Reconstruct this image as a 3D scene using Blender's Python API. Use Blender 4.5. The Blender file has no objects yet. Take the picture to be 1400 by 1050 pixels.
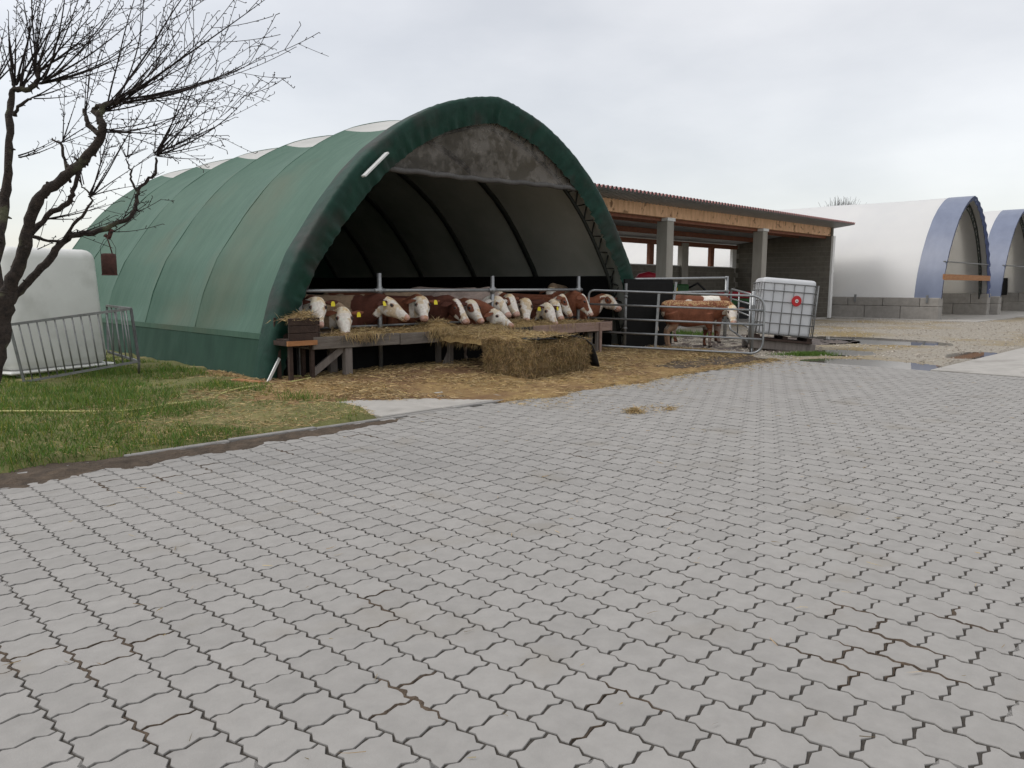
import bpy, bmesh, math, random
import numpy as np
from mathutils import Vector, Matrix, noise
R = math.radians
sc = bpy.context.scene
COL = sc.collection
rnd = random.Random(7)
nr = np.random.default_rng(7)

# ------------------------------------------------------------------ camera (X runs along the barn front, Y into the barn)
FPX, PIT, ROLL, HGT, YAW = 1047.7, .12945, .0031, 1.55, .78058
cam_d = bpy.data.cameras.new('camera'); cam = bpy.data.objects.new('camera', cam_d); COL.objects.link(cam)
cam_d.sensor_width = 36; cam_d.lens = FPX / 1400 * 36; cam_d.clip_end = 2000; cam_d.clip_start = .05
HEAD = math.atan2(math.cos(YAW), math.sin(YAW))
cam.matrix_world = Matrix.Translation((0, 0, HGT)) @ Matrix.Rotation(-HEAD, 4, 'Z') @ Matrix.Rotation(R(90) - PIT, 4, 'X') @ Matrix.Rotation(ROLL, 4, 'Z')
sc.camera = cam

# ------------------------------------------------------------------ world: overcast sky
w = bpy.data.worlds.new('World'); sc.world = w; w.use_nodes = True
nt = w.node_tree; nt.nodes.clear(); N = nt.nodes.new; L = nt.links.new
out = N('ShaderNodeOutputWorld'); add = N('ShaderNodeAddShader')
bg1 = N('ShaderNodeBackground'); sky = N('ShaderNodeTexSky'); sky.sky_type = 'NISHITA'; sky.sun_disc = False
sky.sun_elevation = R(48); sky.sun_rotation = R(318); bg1.inputs[1].default_value = .05
L(sky.outputs[0], bg1.inputs[0])
bg2 = N('ShaderNodeBackground'); bg2.inputs[1].default_value = .98
tc = N('ShaderNodeTexCoord'); mp = N('ShaderNodeMapping'); mp.inputs['Scale'].default_value = (1.0, 1.0, 2.6)
nz = N('ShaderNodeTexNoise'); nz.inputs['Scale'].default_value = 2.1; nz.inputs['Detail'].default_value = 7; nz.inputs['Roughness'].default_value = .5
cr = N('ShaderNodeValToRGB'); cr.color_ramp.elements[0].position = .3; cr.color_ramp.elements[1].position = .72
cr.color_ramp.elements[0].color = (.555, .54, .525, 1); cr.color_ramp.elements[1].color = (.83, .80, .765, 1)
L(tc.outputs['Generated'], mp.inputs[0]); L(mp.outputs[0], nz.inputs['Vector']); L(nz.outputs[0], cr.inputs[0])
sx = N('ShaderNodeSeparateXYZ'); L(tc.outputs['Generated'], sx.inputs[0])
mr = N('ShaderNodeMapRange'); mr.inputs[1].default_value = 0; mr.inputs[2].default_value = 1; mr.inputs[3].default_value = .93; mr.inputs[4].default_value = 1.3
L(sx.outputs[2], mr.inputs[0])
vm = N('ShaderNodeVectorMath'); vm.operation = 'SCALE'; L(cr.outputs[0], vm.inputs[0]); L(mr.outputs[0], vm.inputs['Scale'])
L(vm.outputs[0], bg2.inputs[0]); L(bg1.outputs[0], add.inputs[0]); L(bg2.outputs[0], add.inputs[1]); L(add.outputs[0], out.inputs[0])

sun_d = bpy.data.lights.new('sun', 'SUN'); sun = bpy.data.objects.new('sun', sun_d); COL.objects.link(sun)
sun_d.energy = 1.35; sun_d.angle = R(25); sun_d.color = (1, .97, .93)
sun.rotation_euler = Vector((-.67, .74, 1.15)).to_track_quat('Z', 'Y').to_euler(); sun.location = (0, -10, 20)
sc.view_settings.view_transform = 'Standard'; sc.view_settings.look = 'None'; sc.view_settings.gamma = 1; sc.view_settings.exposure = 0
sc.view_settings.use_curve_mapping = False

# ------------------------------------------------------------------ photograph pixel -> point of the place
MW = cam.matrix_world.to_3x3()
def ray(u, v): return MW @ Vector(((u - 700) / FPX, -(v - 525) / FPX, -1))
CAM = Vector((0, 0, HGT))
def onZ(u, v, z=0): d = ray(u, v); return CAM + d * ((z - HGT) / d.z)
def onY(u, v, y): d = ray(u, v); return CAM + d * (y / d.y)
def onX(u, v, x): d = ray(u, v); return CAM + d * (x / d.x)
def onD(u, v, D): d = ray(u, v); return CAM + d * D

# ------------------------------------------------------------------ materials
def hexlin(r, g, b): return tuple(((c / 255) / 12.92 if c / 255 <= .04045 else ((c / 255 + .055) / 1.055) ** 2.4) for c in (r, g, b))
MATS = {}
def mat(name, c1, c2=None, scale=6, rough=.8, metal=0, bump=0, bscale=40, c3=None, s3=.6, t3=(.45, .6), stretch=(1, 1, 1), rnd_v=0, attr=None, trans=0, spec=.3, alpha=None, coord='pos', bdist=.02):
    m = bpy.data.materials.new(name); m.use_nodes = True; t = m.node_tree; t.nodes.clear(); n = t.nodes.new; l = t.links.new
    o = n('ShaderNodeOutputMaterial'); b = n('ShaderNodeBsdfPrincipled'); l(b.outputs[0], o.inputs[0])
    b.inputs['Roughness'].default_value = rough; b.inputs['Metallic'].default_value = metal; b.inputs['Specular IOR Level'].default_value = spec
    if coord == 'pos': g = n('ShaderNodeNewGeometry'); src = g.outputs['Position']
    else: g = n('ShaderNodeTexCoord'); src = g.outputs['Object']
    mp = n('ShaderNodeMapping'); mp.inputs['Scale'].default_value = stretch; l(src, mp.inputs[0])
    c2 = c2 or tuple(x * .8 for x in c1)
    z = n('ShaderNodeTexNoise'); z.inputs['Scale'].default_value = scale; z.inputs['Detail'].default_value = 6; z.inputs['Roughness'].default_value = .65; l(mp.outputs[0], z.inputs['Vector'])
    r = n('ShaderNodeValToRGB'); r.color_ramp.elements[0].position = .32; r.color_ramp.elements[1].position = .68
    r.color_ramp.elements[0].color = (*c2, 1); r.color_ramp.elements[1].color = (*c1, 1); l(z.outputs[0], r.inputs[0]); c = r.outputs[0]
    def mix(a, bb, f, typ='MIX'):
        x = n('ShaderNodeMix'); x.data_type = 'RGBA'; x.blend_type = typ
        for i, v_ in ((0, f), (6, a), (7, bb)):
            if isinstance(v_, (float, int)): x.inputs[i].default_value = v_
            elif isinstance(v_, tuple): x.inputs[i].default_value = (*v_, 1)
            else: l(v_, x.inputs[i])
        return x.outputs[2]
    if attr:
        a = n('ShaderNodeAttribute'); a.attribute_name = attr; c = mix(a.outputs['Color'], c, 1.0, 'MULTIPLY')
    if c3:
        z3 = n('ShaderNodeTexNoise'); z3.inputs['Scale'].default_value = s3; z3.inputs['Detail'].default_value = 5; l(src, z3.inputs['Vector'])
        k = n('ShaderNodeMapRange'); k.inputs[1].default_value = t3[0]; k.inputs[2].default_value = t3[1]; l(z3.outputs[0], k.inputs[0]); c = mix(c, c3, k.outputs[0])
    if rnd_v:
        oi = n('ShaderNodeObjectInfo'); ge = n('ShaderNodeNewGeometry'); ad = n('ShaderNodeMath'); ad.operation = 'ADD'
        l(oi.outputs['Random'], ad.inputs[0]); l(ge.outputs['Random Per Island'], ad.inputs[1]); fr = n('ShaderNodeMath'); fr.operation = 'FRACT'; l(ad.outputs[0], fr.inputs[0])
        k = n('ShaderNodeMapRange'); k.inputs[3].default_value = 1 - rnd_v; k.inputs[4].default_value = 1 + rnd_v; l(fr.outputs[0], k.inputs[0])
        vv = n('ShaderNodeVectorMath'); vv.operation = 'SCALE'; l(c, vv.inputs[0]); l(k.outputs[0], vv.inputs['Scale']); c = vv.outputs[0]
    l(c, b.inputs['Base Color'])
    if bump:
        zb = n('ShaderNodeTexNoise'); zb.inputs['Scale'].default_value = bscale; zb.inputs['Detail'].default_value = 8; l(mp.outputs[0], zb.inputs['Vector'])
        bu = n('ShaderNodeBump'); bu.inputs['Strength'].default_value = bump; bu.inputs['Distance'].default_value = bdist; l(zb.outputs[0], bu.inputs['Height']); l(bu.outputs[0], b.inputs['Normal'])
    if trans:
        tr = n('ShaderNodeBsdfTranslucent'); l(c, tr.inputs[0]); ms = n('ShaderNodeMixShader'); ms.inputs[0].default_value = trans
        l(b.outputs[0], ms.inputs[1]); l(tr.outputs[0], ms.inputs[2]); l(ms.outputs[0], o.inputs[0])
    if alpha is not None:
        tp = n('ShaderNodeBsdfTransparent'); ms = n('ShaderNodeMixShader'); za = n('ShaderNodeTexNoise'); za.inputs['Scale'].default_value = 2.2; za.inputs['Detail'].default_value = 9; za.inputs['Roughness'].default_value = .7
        l(src, za.inputs['Vector']); k = n('ShaderNodeMapRange'); k.inputs[1].default_value = .44; k.inputs[2].default_value = .56; k.inputs[3].default_value = alpha[0]; k.inputs[4].default_value = alpha[1]
        l(za.outputs[0], k.inputs[0]); l(k.outputs[0], ms.inputs[0]); l(tp.outputs[0], ms.inputs[1]); l(b.outputs[0], ms.inputs[2]); l(ms.outputs[0], o.inputs[0])
    m.cycles.emission_sampling = 'NONE'
    MATS[name] = m; return m
mat('paver', (.324, .312, .295), (.278, .268, .253), 9, .85, bump=.35, bscale=160, c3=(.25, .23, .20), s3=1.6, t3=(.58, .80), rnd_v=.05, bdist=.004)
mat('bedding', (.085, .076, .065), (.045, .040, .034), 30, .95, bump=.6, bscale=90)
mat('soil', (.115, .085, .06), (.05, .038, .028), 7, .95, bump=.9, bscale=30, bdist=.03)
mat('straw_floor', (.36, .25, .105), (.17, .10, .045), 5, .95, bump=.9, bscale=35, c3=(.15, .082, .045), s3=.55, t3=(.47, .66), bdist=.03)
mat('mud', (.125, .095, .08), (.045, .034, .028), 5, .6, bump=1.0, bscale=12, bdist=.06, spec=.5)
mat('lawn_soil', (.17, .17, .06), (.10, .10, .035), 6, .95, bump=.8, bscale=30, c3=(.30, .24, .11), s3=.9, t3=(.56, .70))
mat('field', (.13, .14, .06), (.09, .09, .045), .4, .95)
mat('gravel', (.40, .365, .31), (.23, .205, .165), 16, .92, bump=.9, bscale=38, c3=(.26, .20, .10), s3=.34, t3=(.5, .66), bdist=.03)
mat('gravel_stone', (.44, .40, .35), (.30, .26, .21), 9, .9, rnd_v=.3)
mat('slab', (.42, .40, .37), (.34, .325, .30), 3, .85, bump=.25, bscale=60, c3=(.25, .235, .21), s3=1.1, t3=(.55, .72))
mat('block', (.33, .31, .285), (.25, .235, .215), 4, .88, bump=.3, bscale=30, rnd_v=.09)
mat('breeze', (.185, .17, .145), (.135, .122, .10), 5, .92, bump=.5, bscale=40, rnd_v=.09)
mat('concrete_post', (.37, .35, .31), (.29, .27, .24), 3, .85, bump=.25, bscale=40, stretch=(1, 1, .3))
mat('kerb', (.30, .29, .275), (.2, .19, .18), 8, .9, bump=.3, bscale=50, rnd_v=.1)
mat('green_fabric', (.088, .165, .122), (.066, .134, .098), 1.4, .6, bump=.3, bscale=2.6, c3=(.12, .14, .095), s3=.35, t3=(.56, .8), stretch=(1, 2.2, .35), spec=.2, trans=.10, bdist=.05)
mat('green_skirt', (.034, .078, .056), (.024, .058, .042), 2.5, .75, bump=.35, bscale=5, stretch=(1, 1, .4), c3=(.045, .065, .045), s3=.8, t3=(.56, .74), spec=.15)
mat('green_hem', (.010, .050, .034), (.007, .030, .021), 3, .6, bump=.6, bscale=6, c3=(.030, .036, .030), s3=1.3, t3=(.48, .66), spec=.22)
mat('ridge_fabric', (.62, .61, .58), (.52, .52, .49), 1.2, .5, trans=.15)
mat('lining', (.50, .50, .455), (.42, .43, .385), 1.2, .8, c3=(.30, .32, .28), s3=.4, t3=(.5, .7), trans=.1)
mat('wind_mesh', (.26, .235, .21), (.17, .155, .14), 1.2, .8, alpha=(.22, .60))
mat('mesh_hem', (.12, .115, .11), (.075, .072, .07), 4, .8, bump=.5, bscale=20)
mat('steel_dark', (.055, .06, .055), (.035, .04, .035), 5, .5, .6)
mat('galv', (.36, .37, .375), (.25, .26, .265), 12, .42, .75, bump=.1, bscale=40, spec=.5)
mat('galv_old', (.26, .265, .265), (.16, .16, .158), 8, .5, .6, bump=.15, bscale=40)
mat('black_board', (.010, .010, .010), (.006, .006, .006), 3, .8, spec=.15)
mat('straw_bed', (.44, .31, .14), (.27, .18, .075), 22, .95, bump=1.0, bscale=60)
mat('black_rubber', (.022, .022, .023), (.012, .012, .013), 5, .55, bump=.3, bscale=15)
mat('wood_grey', (.20, .175, .15), (.105, .09, .077), 14, .85, bump=.6, bscale=50, stretch=(.15, 1, 1), c3=(.05, .045, .04), s3=1.5, t3=(.5, .68), coord='obj')
mat('wood_pink', (.34, .24, .20), (.22, .15, .12), 12, .85, bump=.5, bscale=50, stretch=(.15, 1, 1), coord='obj')
mat('wood_post', (.25, .22, .20), (.15, .13, .115), 12, .85, bump=.5, bscale=50, stretch=(1, 1, .12), coord='obj')
mat('wood_orange', (.40, .19, .08), (.27, .12, .05), 10, .7, bump=.3, stretch=(.2, 1, 1), coord='obj')
mat('wood_brown', (.062, .040, .031), (.034, .022, .018), 9, .85, bump=.6, bscale=30, coord='obj')
mat('osb', (.80, .50, .30), (.55, .32, .18), 9, .75, bump=.3, bscale=50, c3=(.22, .12, .06), s3=5, t3=(.60, .68), stretch=(1, 1, .25))
mat('frame_red', (.26, .105, .06), (.17, .065, .04), 8, .7)
mat('roof_sheet', (.30, .115, .105), (.22, .085, .08), 5, .55, spec=.4)
mat('sheet_under', (.38, .385, .39), (.30, .305, .31), 3, .4, .25, spec=.4)
mat('poly_window', (.60, .66, .72), (.52, .58, .64), 1.5, .3, trans=.75)
mat('white_pvc', (.88, .88, .87), (.85, .85, .85), .7, .4, bump=.05, bscale=2, c3=(.78, .79, .80), s3=.25, t3=(.55, .85), spec=.4, trans=.34)
mat('blue_pvc', (.165, .195, .28), (.125, .15, .225), 1.6, .42, bump=.25, bscale=4, stretch=(1, 1, .35), spec=.8)
mat('blue_hem', (.065, .09, .20), (.04, .055, .14), 9, .45, bump=.6, bscale=14, c3=(.5, .52, .58), s3=7, t3=(.66, .72))
mat('beige_lining', (.88, .85, .79), (.84, .81, .75), .8, .7, trans=.65)
mat('hutch_white', (.74, .74, .71), (.68, .68, .65), 2, .45, c3=(.42, .42, .38), s3=1.2, t3=(.56, .8), spec=.4)
mat('ibc_white', (.76, .77, .78), (.68, .69, .71), 2, .35, trans=.25, spec=.4)
mat('red_plastic', (.50, .025, .03), (.42, .02, .025), 8, .4)
mat('white_plastic', (.75, .75, .74), (.68, .68, .66), 6, .4)
mat('bark', (.062, .047, .038), (.022, .018, .016), 22, .95, bump=1.0, bscale=60, c3=(.10, .10, .06), s3=6, t3=(.58, .7), bdist=.015)
mat('twig_bark', (.034, .024, .022), (.02, .016, .015), 8, .85)
mat('rust', (.10, .045, .035), (.05, .026, .022), 14, .85, bump=.4, bscale=60)
mat('straw', (.58, .43, .23), (.42, .30, .145), 6, .8, attr='tint')
mat('hay', (.52, .375, .20), (.36, .25, .12), 6, .8, attr='tint')
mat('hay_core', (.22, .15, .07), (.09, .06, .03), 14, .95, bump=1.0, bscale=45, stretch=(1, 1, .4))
mat('grass', (.15, .25, .05), (.095, .175, .034), 3, .7, attr='tint', trans=.25)
mat('hose', (.52, .50, .20), (.42, .40, .15), 9, .5)
mat('coat', (1, 1, 1), (.72, .70, .68), 26, .85, bump=.5, bscale=90, attr='coat', bdist=.006, coord='obj')
mat('ear_inner', (.20, .07, .04), (.11, .035, .02), 20, .85, coord='obj')
mat('horn_pink', (.50, .33, .29), (.40, .25, .22), 20, .7)
mat('eye', (.008, .006, .005), (.006, .005, .004), 5, .12, spec=.6)
mat('tag_yellow', (.80, .68, .04), (.72, .60, .03), 9, .45)
mat('nostril', (.10, .045, .04), (.07, .03, .03), 9, .5)
mat('water', (.10, .09, .08), (.07, .065, .06), 2, .03, spec=1.0)
mat('implement_green', (.03, .12, .035), (.02, .085, .025), 6, .4)
mat('implement_red', (.40, .02, .04), (.30, .015, .03), 6, .4)
mat('implement_yellow', (.70, .50, .05), (.6, .42, .04), 6, .4)
mat('hutch_dark', (.03, .03, .032), (.02, .02, .022), 6, .6)
M = MATS

# ------------------------------------------------------------------ object helpers
def link(o, parent=None):
    COL.objects.link(o)
    if parent: o.parent = parent
    return o
def tag(o, label=None, cat=None, group=None, kind=None):
    if label: o['label'] = label
    if cat: o['category'] = cat
    if group: o['group'] = group
    if kind: o['kind'] = kind
    return o
def empty(name, loc=(0, 0, 0), rz=0, label=None, cat=None, group=None):
    o = bpy.data.objects.new(name, None); o.location = loc; o.rotation_euler = (0, 0, rz); o.empty_display_size = .2
    link(o); return tag(o, label, cat, group)
def fast_mesh(name, V, F_, smooth=False):
    """V (n,3) array, F_ list of equally long index rows (array) or list of lists"""
    me = bpy.data.meshes.new(name)
    if isinstance(F_, np.ndarray):
        k = F_.shape[1]; me.vertices.add(len(V)); me.vertices.foreach_set('co', np.asarray(V, np.float32).ravel())
        me.loops.add(F_.size); me.loops.foreach_set('vertex_index', F_.astype(np.int32).ravel())
        me.polygons.add(len(F_)); me.polygons.foreach_set('loop_start', (np.arange(len(F_)) * k).astype(np.int32)); me.polygons.foreach_set('loop_total', np.full(len(F_), k, np.int32))
        me.update(calc_edges=True)
    else:
        me.from_pydata([tuple(v) for v in V], [], F_)
    me.polygons.foreach_set('use_smooth', [bool(smooth)] * len(me.polygons))
    me.update(); return me
def mobj(name, me, m, parent=None, loc=None):
    if m and not me.materials: me.materials.append(M[m])
    o = bpy.data.objects.new(name, me); link(o, parent)
    if loc is not None: o.location = loc
    return o
class MB:
    def __init__(s): s.v = []; s.f = []; s.sm = []
    def box(s, x0, y0, z0, x1, y1, z1, mtx=None):
        b = len(s.v); P = [(x, y, z) for z in (z0, z1) for y in (y0, y1) for x in (x0, x1)]
        if mtx: P = [tuple(mtx @ Vector(p)) for p in P]
        s.v += P; s.f += [[b + i for i in q] for q in ((0, 2, 3, 1), (4, 5, 7, 6), (0, 1, 5, 4), (2, 6, 7, 3), (0, 4, 6, 2), (1, 3, 7, 5))]; s.sm += [False] * 6
        return s
    def beam(s, a, b_, w_, h_, up=Vector((0, 0, 1))):
        a = Vector(a); b_ = Vector(b_); d = b_ - a; Ln = d.length; x = d / Ln; y = up.cross(x)
        if y.length < 1e-4: y = Vector((0, 1, 0)).cross(x)
        y.normalize(); z = x.cross(y); m = Matrix((x, y, z)).transposed().to_4x4(); m.translation = a
        return s.box(0, -w_ / 2, -h_ / 2, Ln, w_ / 2, h_ / 2, m)
    def tube(s, pts, rad, n=8, cap=True, squash=None):
        pts = [Vector(p) for p in pts]
        if not isinstance(rad, (list, tuple)): rad = [rad] * len(pts)
        b = len(s.v); prev = None
        for i, p in enumerate(pts):
            t_ = (pts[min(i + 1, len(pts) - 1)] - pts[max(i - 1, 0)]).normalized()
            if prev is None:
                u = t_.orthogonal().normalized()
            else:
                u = (prev - t_ * prev.dot(t_))
                u = u.normalized() if u.length > 1e-6 else t_.orthogonal().normalized()
            prev = u; v_ = t_.cross(u)
            for k in range(n):
                a = 2 * math.pi * k / n; s.v.append(tuple(p + (u * math.cos(a) + v_ * math.sin(a)) * rad[i]))
        for i in range(len(pts) - 1):
            for k in range(n):
                k2 = (k + 1) % n; s.f.append([b + i * n + k, b + i * n + k2, b + (i + 1) * n + k2, b + (i + 1) * n + k]); s.sm.append(True)
        if cap:
            s.f.append([b + k for k in range(n)][::-1]); s.f.append([b + (len(pts) - 1) * n + k for k in range(n)]); s.sm += [False, False]
        return s
    def ell(s, c, r, nu=10, nv=6, mtx=None):
        b = len(s.v); c = Vector(c)
        for j in range(nv + 1):
            th = math.pi * j / nv
            for i in range(nu):
                ph = 2 * math.pi * i / nu; p = Vector((r[0] * math.sin(th) * math.cos(ph), r[1] * math.sin(th) * math.sin(ph), r[2] * math.cos(th)))
                if mtx: p = mtx @ p
                s.v.append(tuple(c + p))
        for j in range(nv):
            for i in range(nu):
                i2 = (i + 1) % nu; s.f.append([b + j * nu + i, b + (j + 1) * nu + i, b + (j + 1) * nu + i2, b + j * nu + i2]); s.sm.append(True)
        return s
    def grid(s, P):  # P[i][j]
        b = len(s.v); n = len(P); m_ = len(P[0])
        for r_ in P: s.v += [tuple(p) for p in r_]
        for i in range(n - 1):
            for j in range(m_ - 1): s.f.append([b + i * m_ + j, b + i * m_ + j + 1, b + (i + 1) * m_ + j + 1, b + (i + 1) * m_ + j]); s.sm.append(True)
        return s
    def build(s, name, m, parent=None, bevel=0, loc=None):
        me = bpy.data.meshes.new(name); me.from_pydata(s.v, [], s.f); me.polygons.foreach_set('use_smooth', s.sm); me.update()
        o = mobj(name, me, m, parent, loc)
        if bevel:
            bm_ = bmesh.new(); bm_.from_mesh(me); bmesh.ops.bevel(bm_, geom=[e for e in bm_.edges if e.is_manifold and e.calc_face_angle(0) > .6], offset=bevel, segments=1, affect='EDGES'); bm_.to_mesh(me); bm_.free()
        return o
def solid(o, th, off=-1):
    md = o.modifiers.new('thickness', 'SOLIDIFY'); md.thickness = th; md.offset = off; return o
def pn(x, y, z=0, s=1.0): return noise.noise(Vector((x * s, y * s, z * s)))

# irregular-edged ground patch
def patch(name, pts, z, m, amp=.12, seg=.25, kind='structure', rough=0, seed=0):
    P = []
    for i in range(len(pts)):
        a = Vector((*pts[i][:2], 0)); b = Vector((*pts[(i + 1) % len(pts)][:2], 0)); amp_i = pts[i][2] if len(pts[i]) > 2 else amp
        n = max(1, int((b - a).length / seg)); d = (b - a).normalized(); q = Vector((-d.y, d.x, 0))
        for k in range(n):
            p = a.lerp(b, k / n); o = amp_i * (pn(p.x, p.y, seed, 1.3) + .6 * pn(p.x, p.y, seed + 5, 4.1)) if k else 0
            P.append(p + q * o)
    me = bpy.data.meshes.new(name); bm_ = bmesh.new(); vs = [bm_.verts.new((p.x, p.y, z)) for p in P]; bm_.faces.new(vs)
    bmesh.ops.triangulate(bm_, faces=bm_.faces[:], ngon_method='EAR_CLIP'); bmesh.ops.recalc_face_normals(bm_, faces=bm_.faces[:])
    for f in bm_.faces:
        if f.normal.z < 0: f.normal_flip()
    bm_.to_mesh(me); bm_.free()
    o = mobj(name, me, m); tag(o, kind=kind); return o
# strands (straw, hay, grass): every strand a thin bent ribbon of 2 quads
def strands(name, P, D, Ln, Wd, m, tint, parent=None, bend=.25, up=None):
    n = len(P); D = D / np.linalg.norm(D, axis=1)[:, None]
    rr = nr.normal(size=(n, 3)); side = np.cross(D, rr); side /= np.linalg.norm(side, axis=1)[:, None] + 1e-9
    bd = np.cross(side, D) * (bend * (nr.random(n) - .3) * Ln)[:, None] if up is None else up * (bend * Ln * nr.random(n))[:, None]
    mid = P + D * (Ln * .5)[:, None] + bd * .5; end = P + D * Ln[:, None] * .95 - (0 if up is None else 1) * np.array([0, 0, 1]) * (Ln * .12 * nr.random(n))[:, None] + (bd if up is not None else 0)
    s_ = side * (Wd / 2)[:, None]
    V = np.stack([P - s_, P + s_, mid - s_ * .9, mid + s_ * .9, end], 1).reshape(-1, 3)
    base = (np.arange(n) * 5)[:, None]
    F3 = np.concatenate([base + np.array([[0, 1, 3]]), base + np.array([[0, 3, 2]]), base + np.array([[2, 3, 4]])], 0)
    me = fast_mesh(name, V, F3); at = me.color_attributes.new('tint', 'FLOAT_COLOR', 'POINT')
    c = np.ones((n, 5, 4), np.float32); c[:, :, :3] = tint[:, None, :]; at.data.foreach_set('color', c.ravel())
    o = mobj(name, me, m, parent); o['kind'] = 'stuff'; return o
def tints(n, lo=.6, hi=1.15, warm=.12):
    v = lo + (hi - lo) * nr.random(n); t = np.stack([v * (1 + warm * (nr.random(n) - .5)), v, v * (1 + warm * 2 * (nr.random(n) - .6))], 1); return t

# ================================================================== GROUND
g = MB().box(-400, -400, -.5, 500, 500, -.09).build('ground', 'field'); tag(g, kind='structure')
def sstep(a, b, x):
    t_ = np.clip((x - a) / (b - a), 0, 1); return t_ * t_ * (3 - 2 * t_)
def fbm(X, Y, s, seed=0, oct_=3):
    o = np.zeros_like(X); a = 1; f = s
    for k in range(oct_):
        o += a * np.array([noise.noise(Vector((x * f, y * f, seed + k * 9.3))) for x, y in zip(X.ravel(), Y.ravel())]).reshape(X.shape); a *= .5; f *= 2.1
    return o
def field(name, x0, x1, y0, y1, res, hfun, m, cut=-.055, parent=None):
    xs = np.arange(x0, x1 + res * .5, res); ys = np.arange(y0, y1 + res * .5, res); X, Y = np.meshgrid(xs, ys, indexing='ij')
    Z = hfun(X, Y); nx, ny = X.shape; idx = np.arange(nx * ny).reshape(nx, ny)
    q = np.stack([idx[:-1, :-1], idx[1:, :-1], idx[1:, 1:], idx[:-1, 1:]], -1).reshape(-1, 4)
    keep = (Z.ravel()[q] > cut).any(1); q = q[keep]
    used = np.unique(q); mp_ = np.full(nx * ny, -1); mp_[used] = np.arange(len(used))
    me = fast_mesh(name, np.stack([X, Y, Z], -1).reshape(-1, 3)[used], mp_[q], True)
    o = mobj(name, me, m, parent); tag(o, kind='structure'); return o, (lambda x, y: hfun(np.array([[x]]), np.array([[y]]))[0, 0])

# ---- paved yard of interlocking pavers
pav = empty('pavement'); tag(pav, kind='structure')
MB().box(-6, -6, -.085, 15.35, 7.25, -.0088).build('bedding', 'bedding', pav)
LS, LT, S0, T0 = .2011, .2024, 2.070, 2.0737
def zz(p):  # zigzag of the interlocking joint
    p = p % 1; return np.interp(p, [0, .30, .64, 1], [0, -1, 1, 0]) * .0115
PH = [.30, .64]
def outline(gap):
    pts = []
    hs, ht = LS / 2, LT / 2
    ph_t = [0, .30, .64, 1, 1.30, 1.64]; ph_s = ph_t
    for p in ph_s: pts.append((p * hs, -zz(p)))                    # bottom edge, t=0
    for p in ph_t: pts.append((LS + zz(p), p * ht))                # right edge
    for p in ph_s: pts.append((LS - p * hs, LT - zz(2 - p)))       # top edge
    for p in ph_t: pts.append((zz(2 - p), LT - p * ht))            # left edge
    P = np.array(pts) - (LS / 2, LT / 2)
    n = len(P); O = np.empty_like(P)
    for i in range(n):
        a = P[i] - P[i - 1]; b = P[(i + 1) % n] - P[i]; na = np.array((-a[1], a[0])) / np.hypot(*a); nb = np.array((-b[1], b[0])) / np.hypot(*b)
        m_ = na + nb; m_ /= np.hypot(*m_); O[i] = P[i] + m_ * gap / max(.5, m_ @ na)
    return O
n24 = 24
oa = outline(.0055); ob = outline(.0066)
PV = np.concatenate([np.c_[ob, np.zeros(n24)], np.c_[oa, np.full(n24, -.0022)], np.c_[oa, np.full(n24, -.02)]])
PF = [list(range(n24))] + [[i, (i - 1) % n24, (i - 1) % n24 + n24, i + n24][::-1] for i in range(n24)] + [[i + n24, (i - 1) % n24 + n24, (i - 1) % n24 + 2 * n24, i + 2 * n24][::-1] for i in range(n24)]
PF = [PF[0]] + [f[::-1] for f in PF[1:]]
pme = bpy.data.meshes.new('paver'); pme.from_pydata(PV.tolist(), [], PF); pme.update(); pme.materials.append(M['paver'])
Minv = cam.matrix_world.inverted(); cells = []
for k in range(-45, 70):
    s0 = S0 + k * LS
    if s0 + LS > 15.36: continue
    for m_ in range(-60, 40):
        t0 = T0 + (m_ + .5 * ((k) % 2)) * LT
        if t0 + LT * .5 > 7.2 + .1 * pn(s0, 3.3, 0, .8): continue
        c = Vector((s0 + LS / 2, t0 + LT / 2, 0)); q = Minv @ c; D_ = -q.z
        if D_ < 1.2: continue
        u = q.x / D_ * FPX; v = -q.y / D_ * FPX
        mrg = 1.3 * FPX / D_
        if abs(u) > 700 + mrg or v > 525 + mrg: continue
        vis = abs(u) < 715 and v < 540
        cells.append((0 if vis else 1, D_, c))
cells.sort(key=lambda c: (c[0], c[1]))
def jit(c, i):
    r_ = random.Random(i * 31 + 5); return Vector((c.x + r_.uniform(-.001, .001), c.y + r_.uniform(-.001, .001), r_.uniform(-.0016, .001) + .0015 * pn(c.x, c.y, 0, .5) - .0025)), r_.uniform(-.005, .005), r_.uniform(-.005, .005)
holes = [(3.83, .90), (1.59, 2.18), (5.6, 4.1)]
for i, (_, _, c) in enumerate(cells[:300]):
    p, rx, ry = jit(c, i); o = bpy.data.objects.new('paver', pme); link(o, pav); o.location = p; o.rotation_euler = (rx, ry, 0)
rest = cells[300:]; AV = []; 
for i, (_, _, c) in enumerate(rest):
    p, rx, ry = jit(c, i + 300); W_ = PV.copy(); W_[:, 2] += PV[:, 1] * rx - PV[:, 0] * ry; AV.append(W_ + np.array(p))
AV = np.concatenate(AV); nst = len(rest)
quads = np.array(PF[1:], np.int32); tris = np.array([[0, i, i + 1] for i in range(1, n24 - 1)], np.int32)
tq = np.concatenate([quads[:, [0, 1, 2]], quads[:, [0, 2, 3]]])
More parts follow.
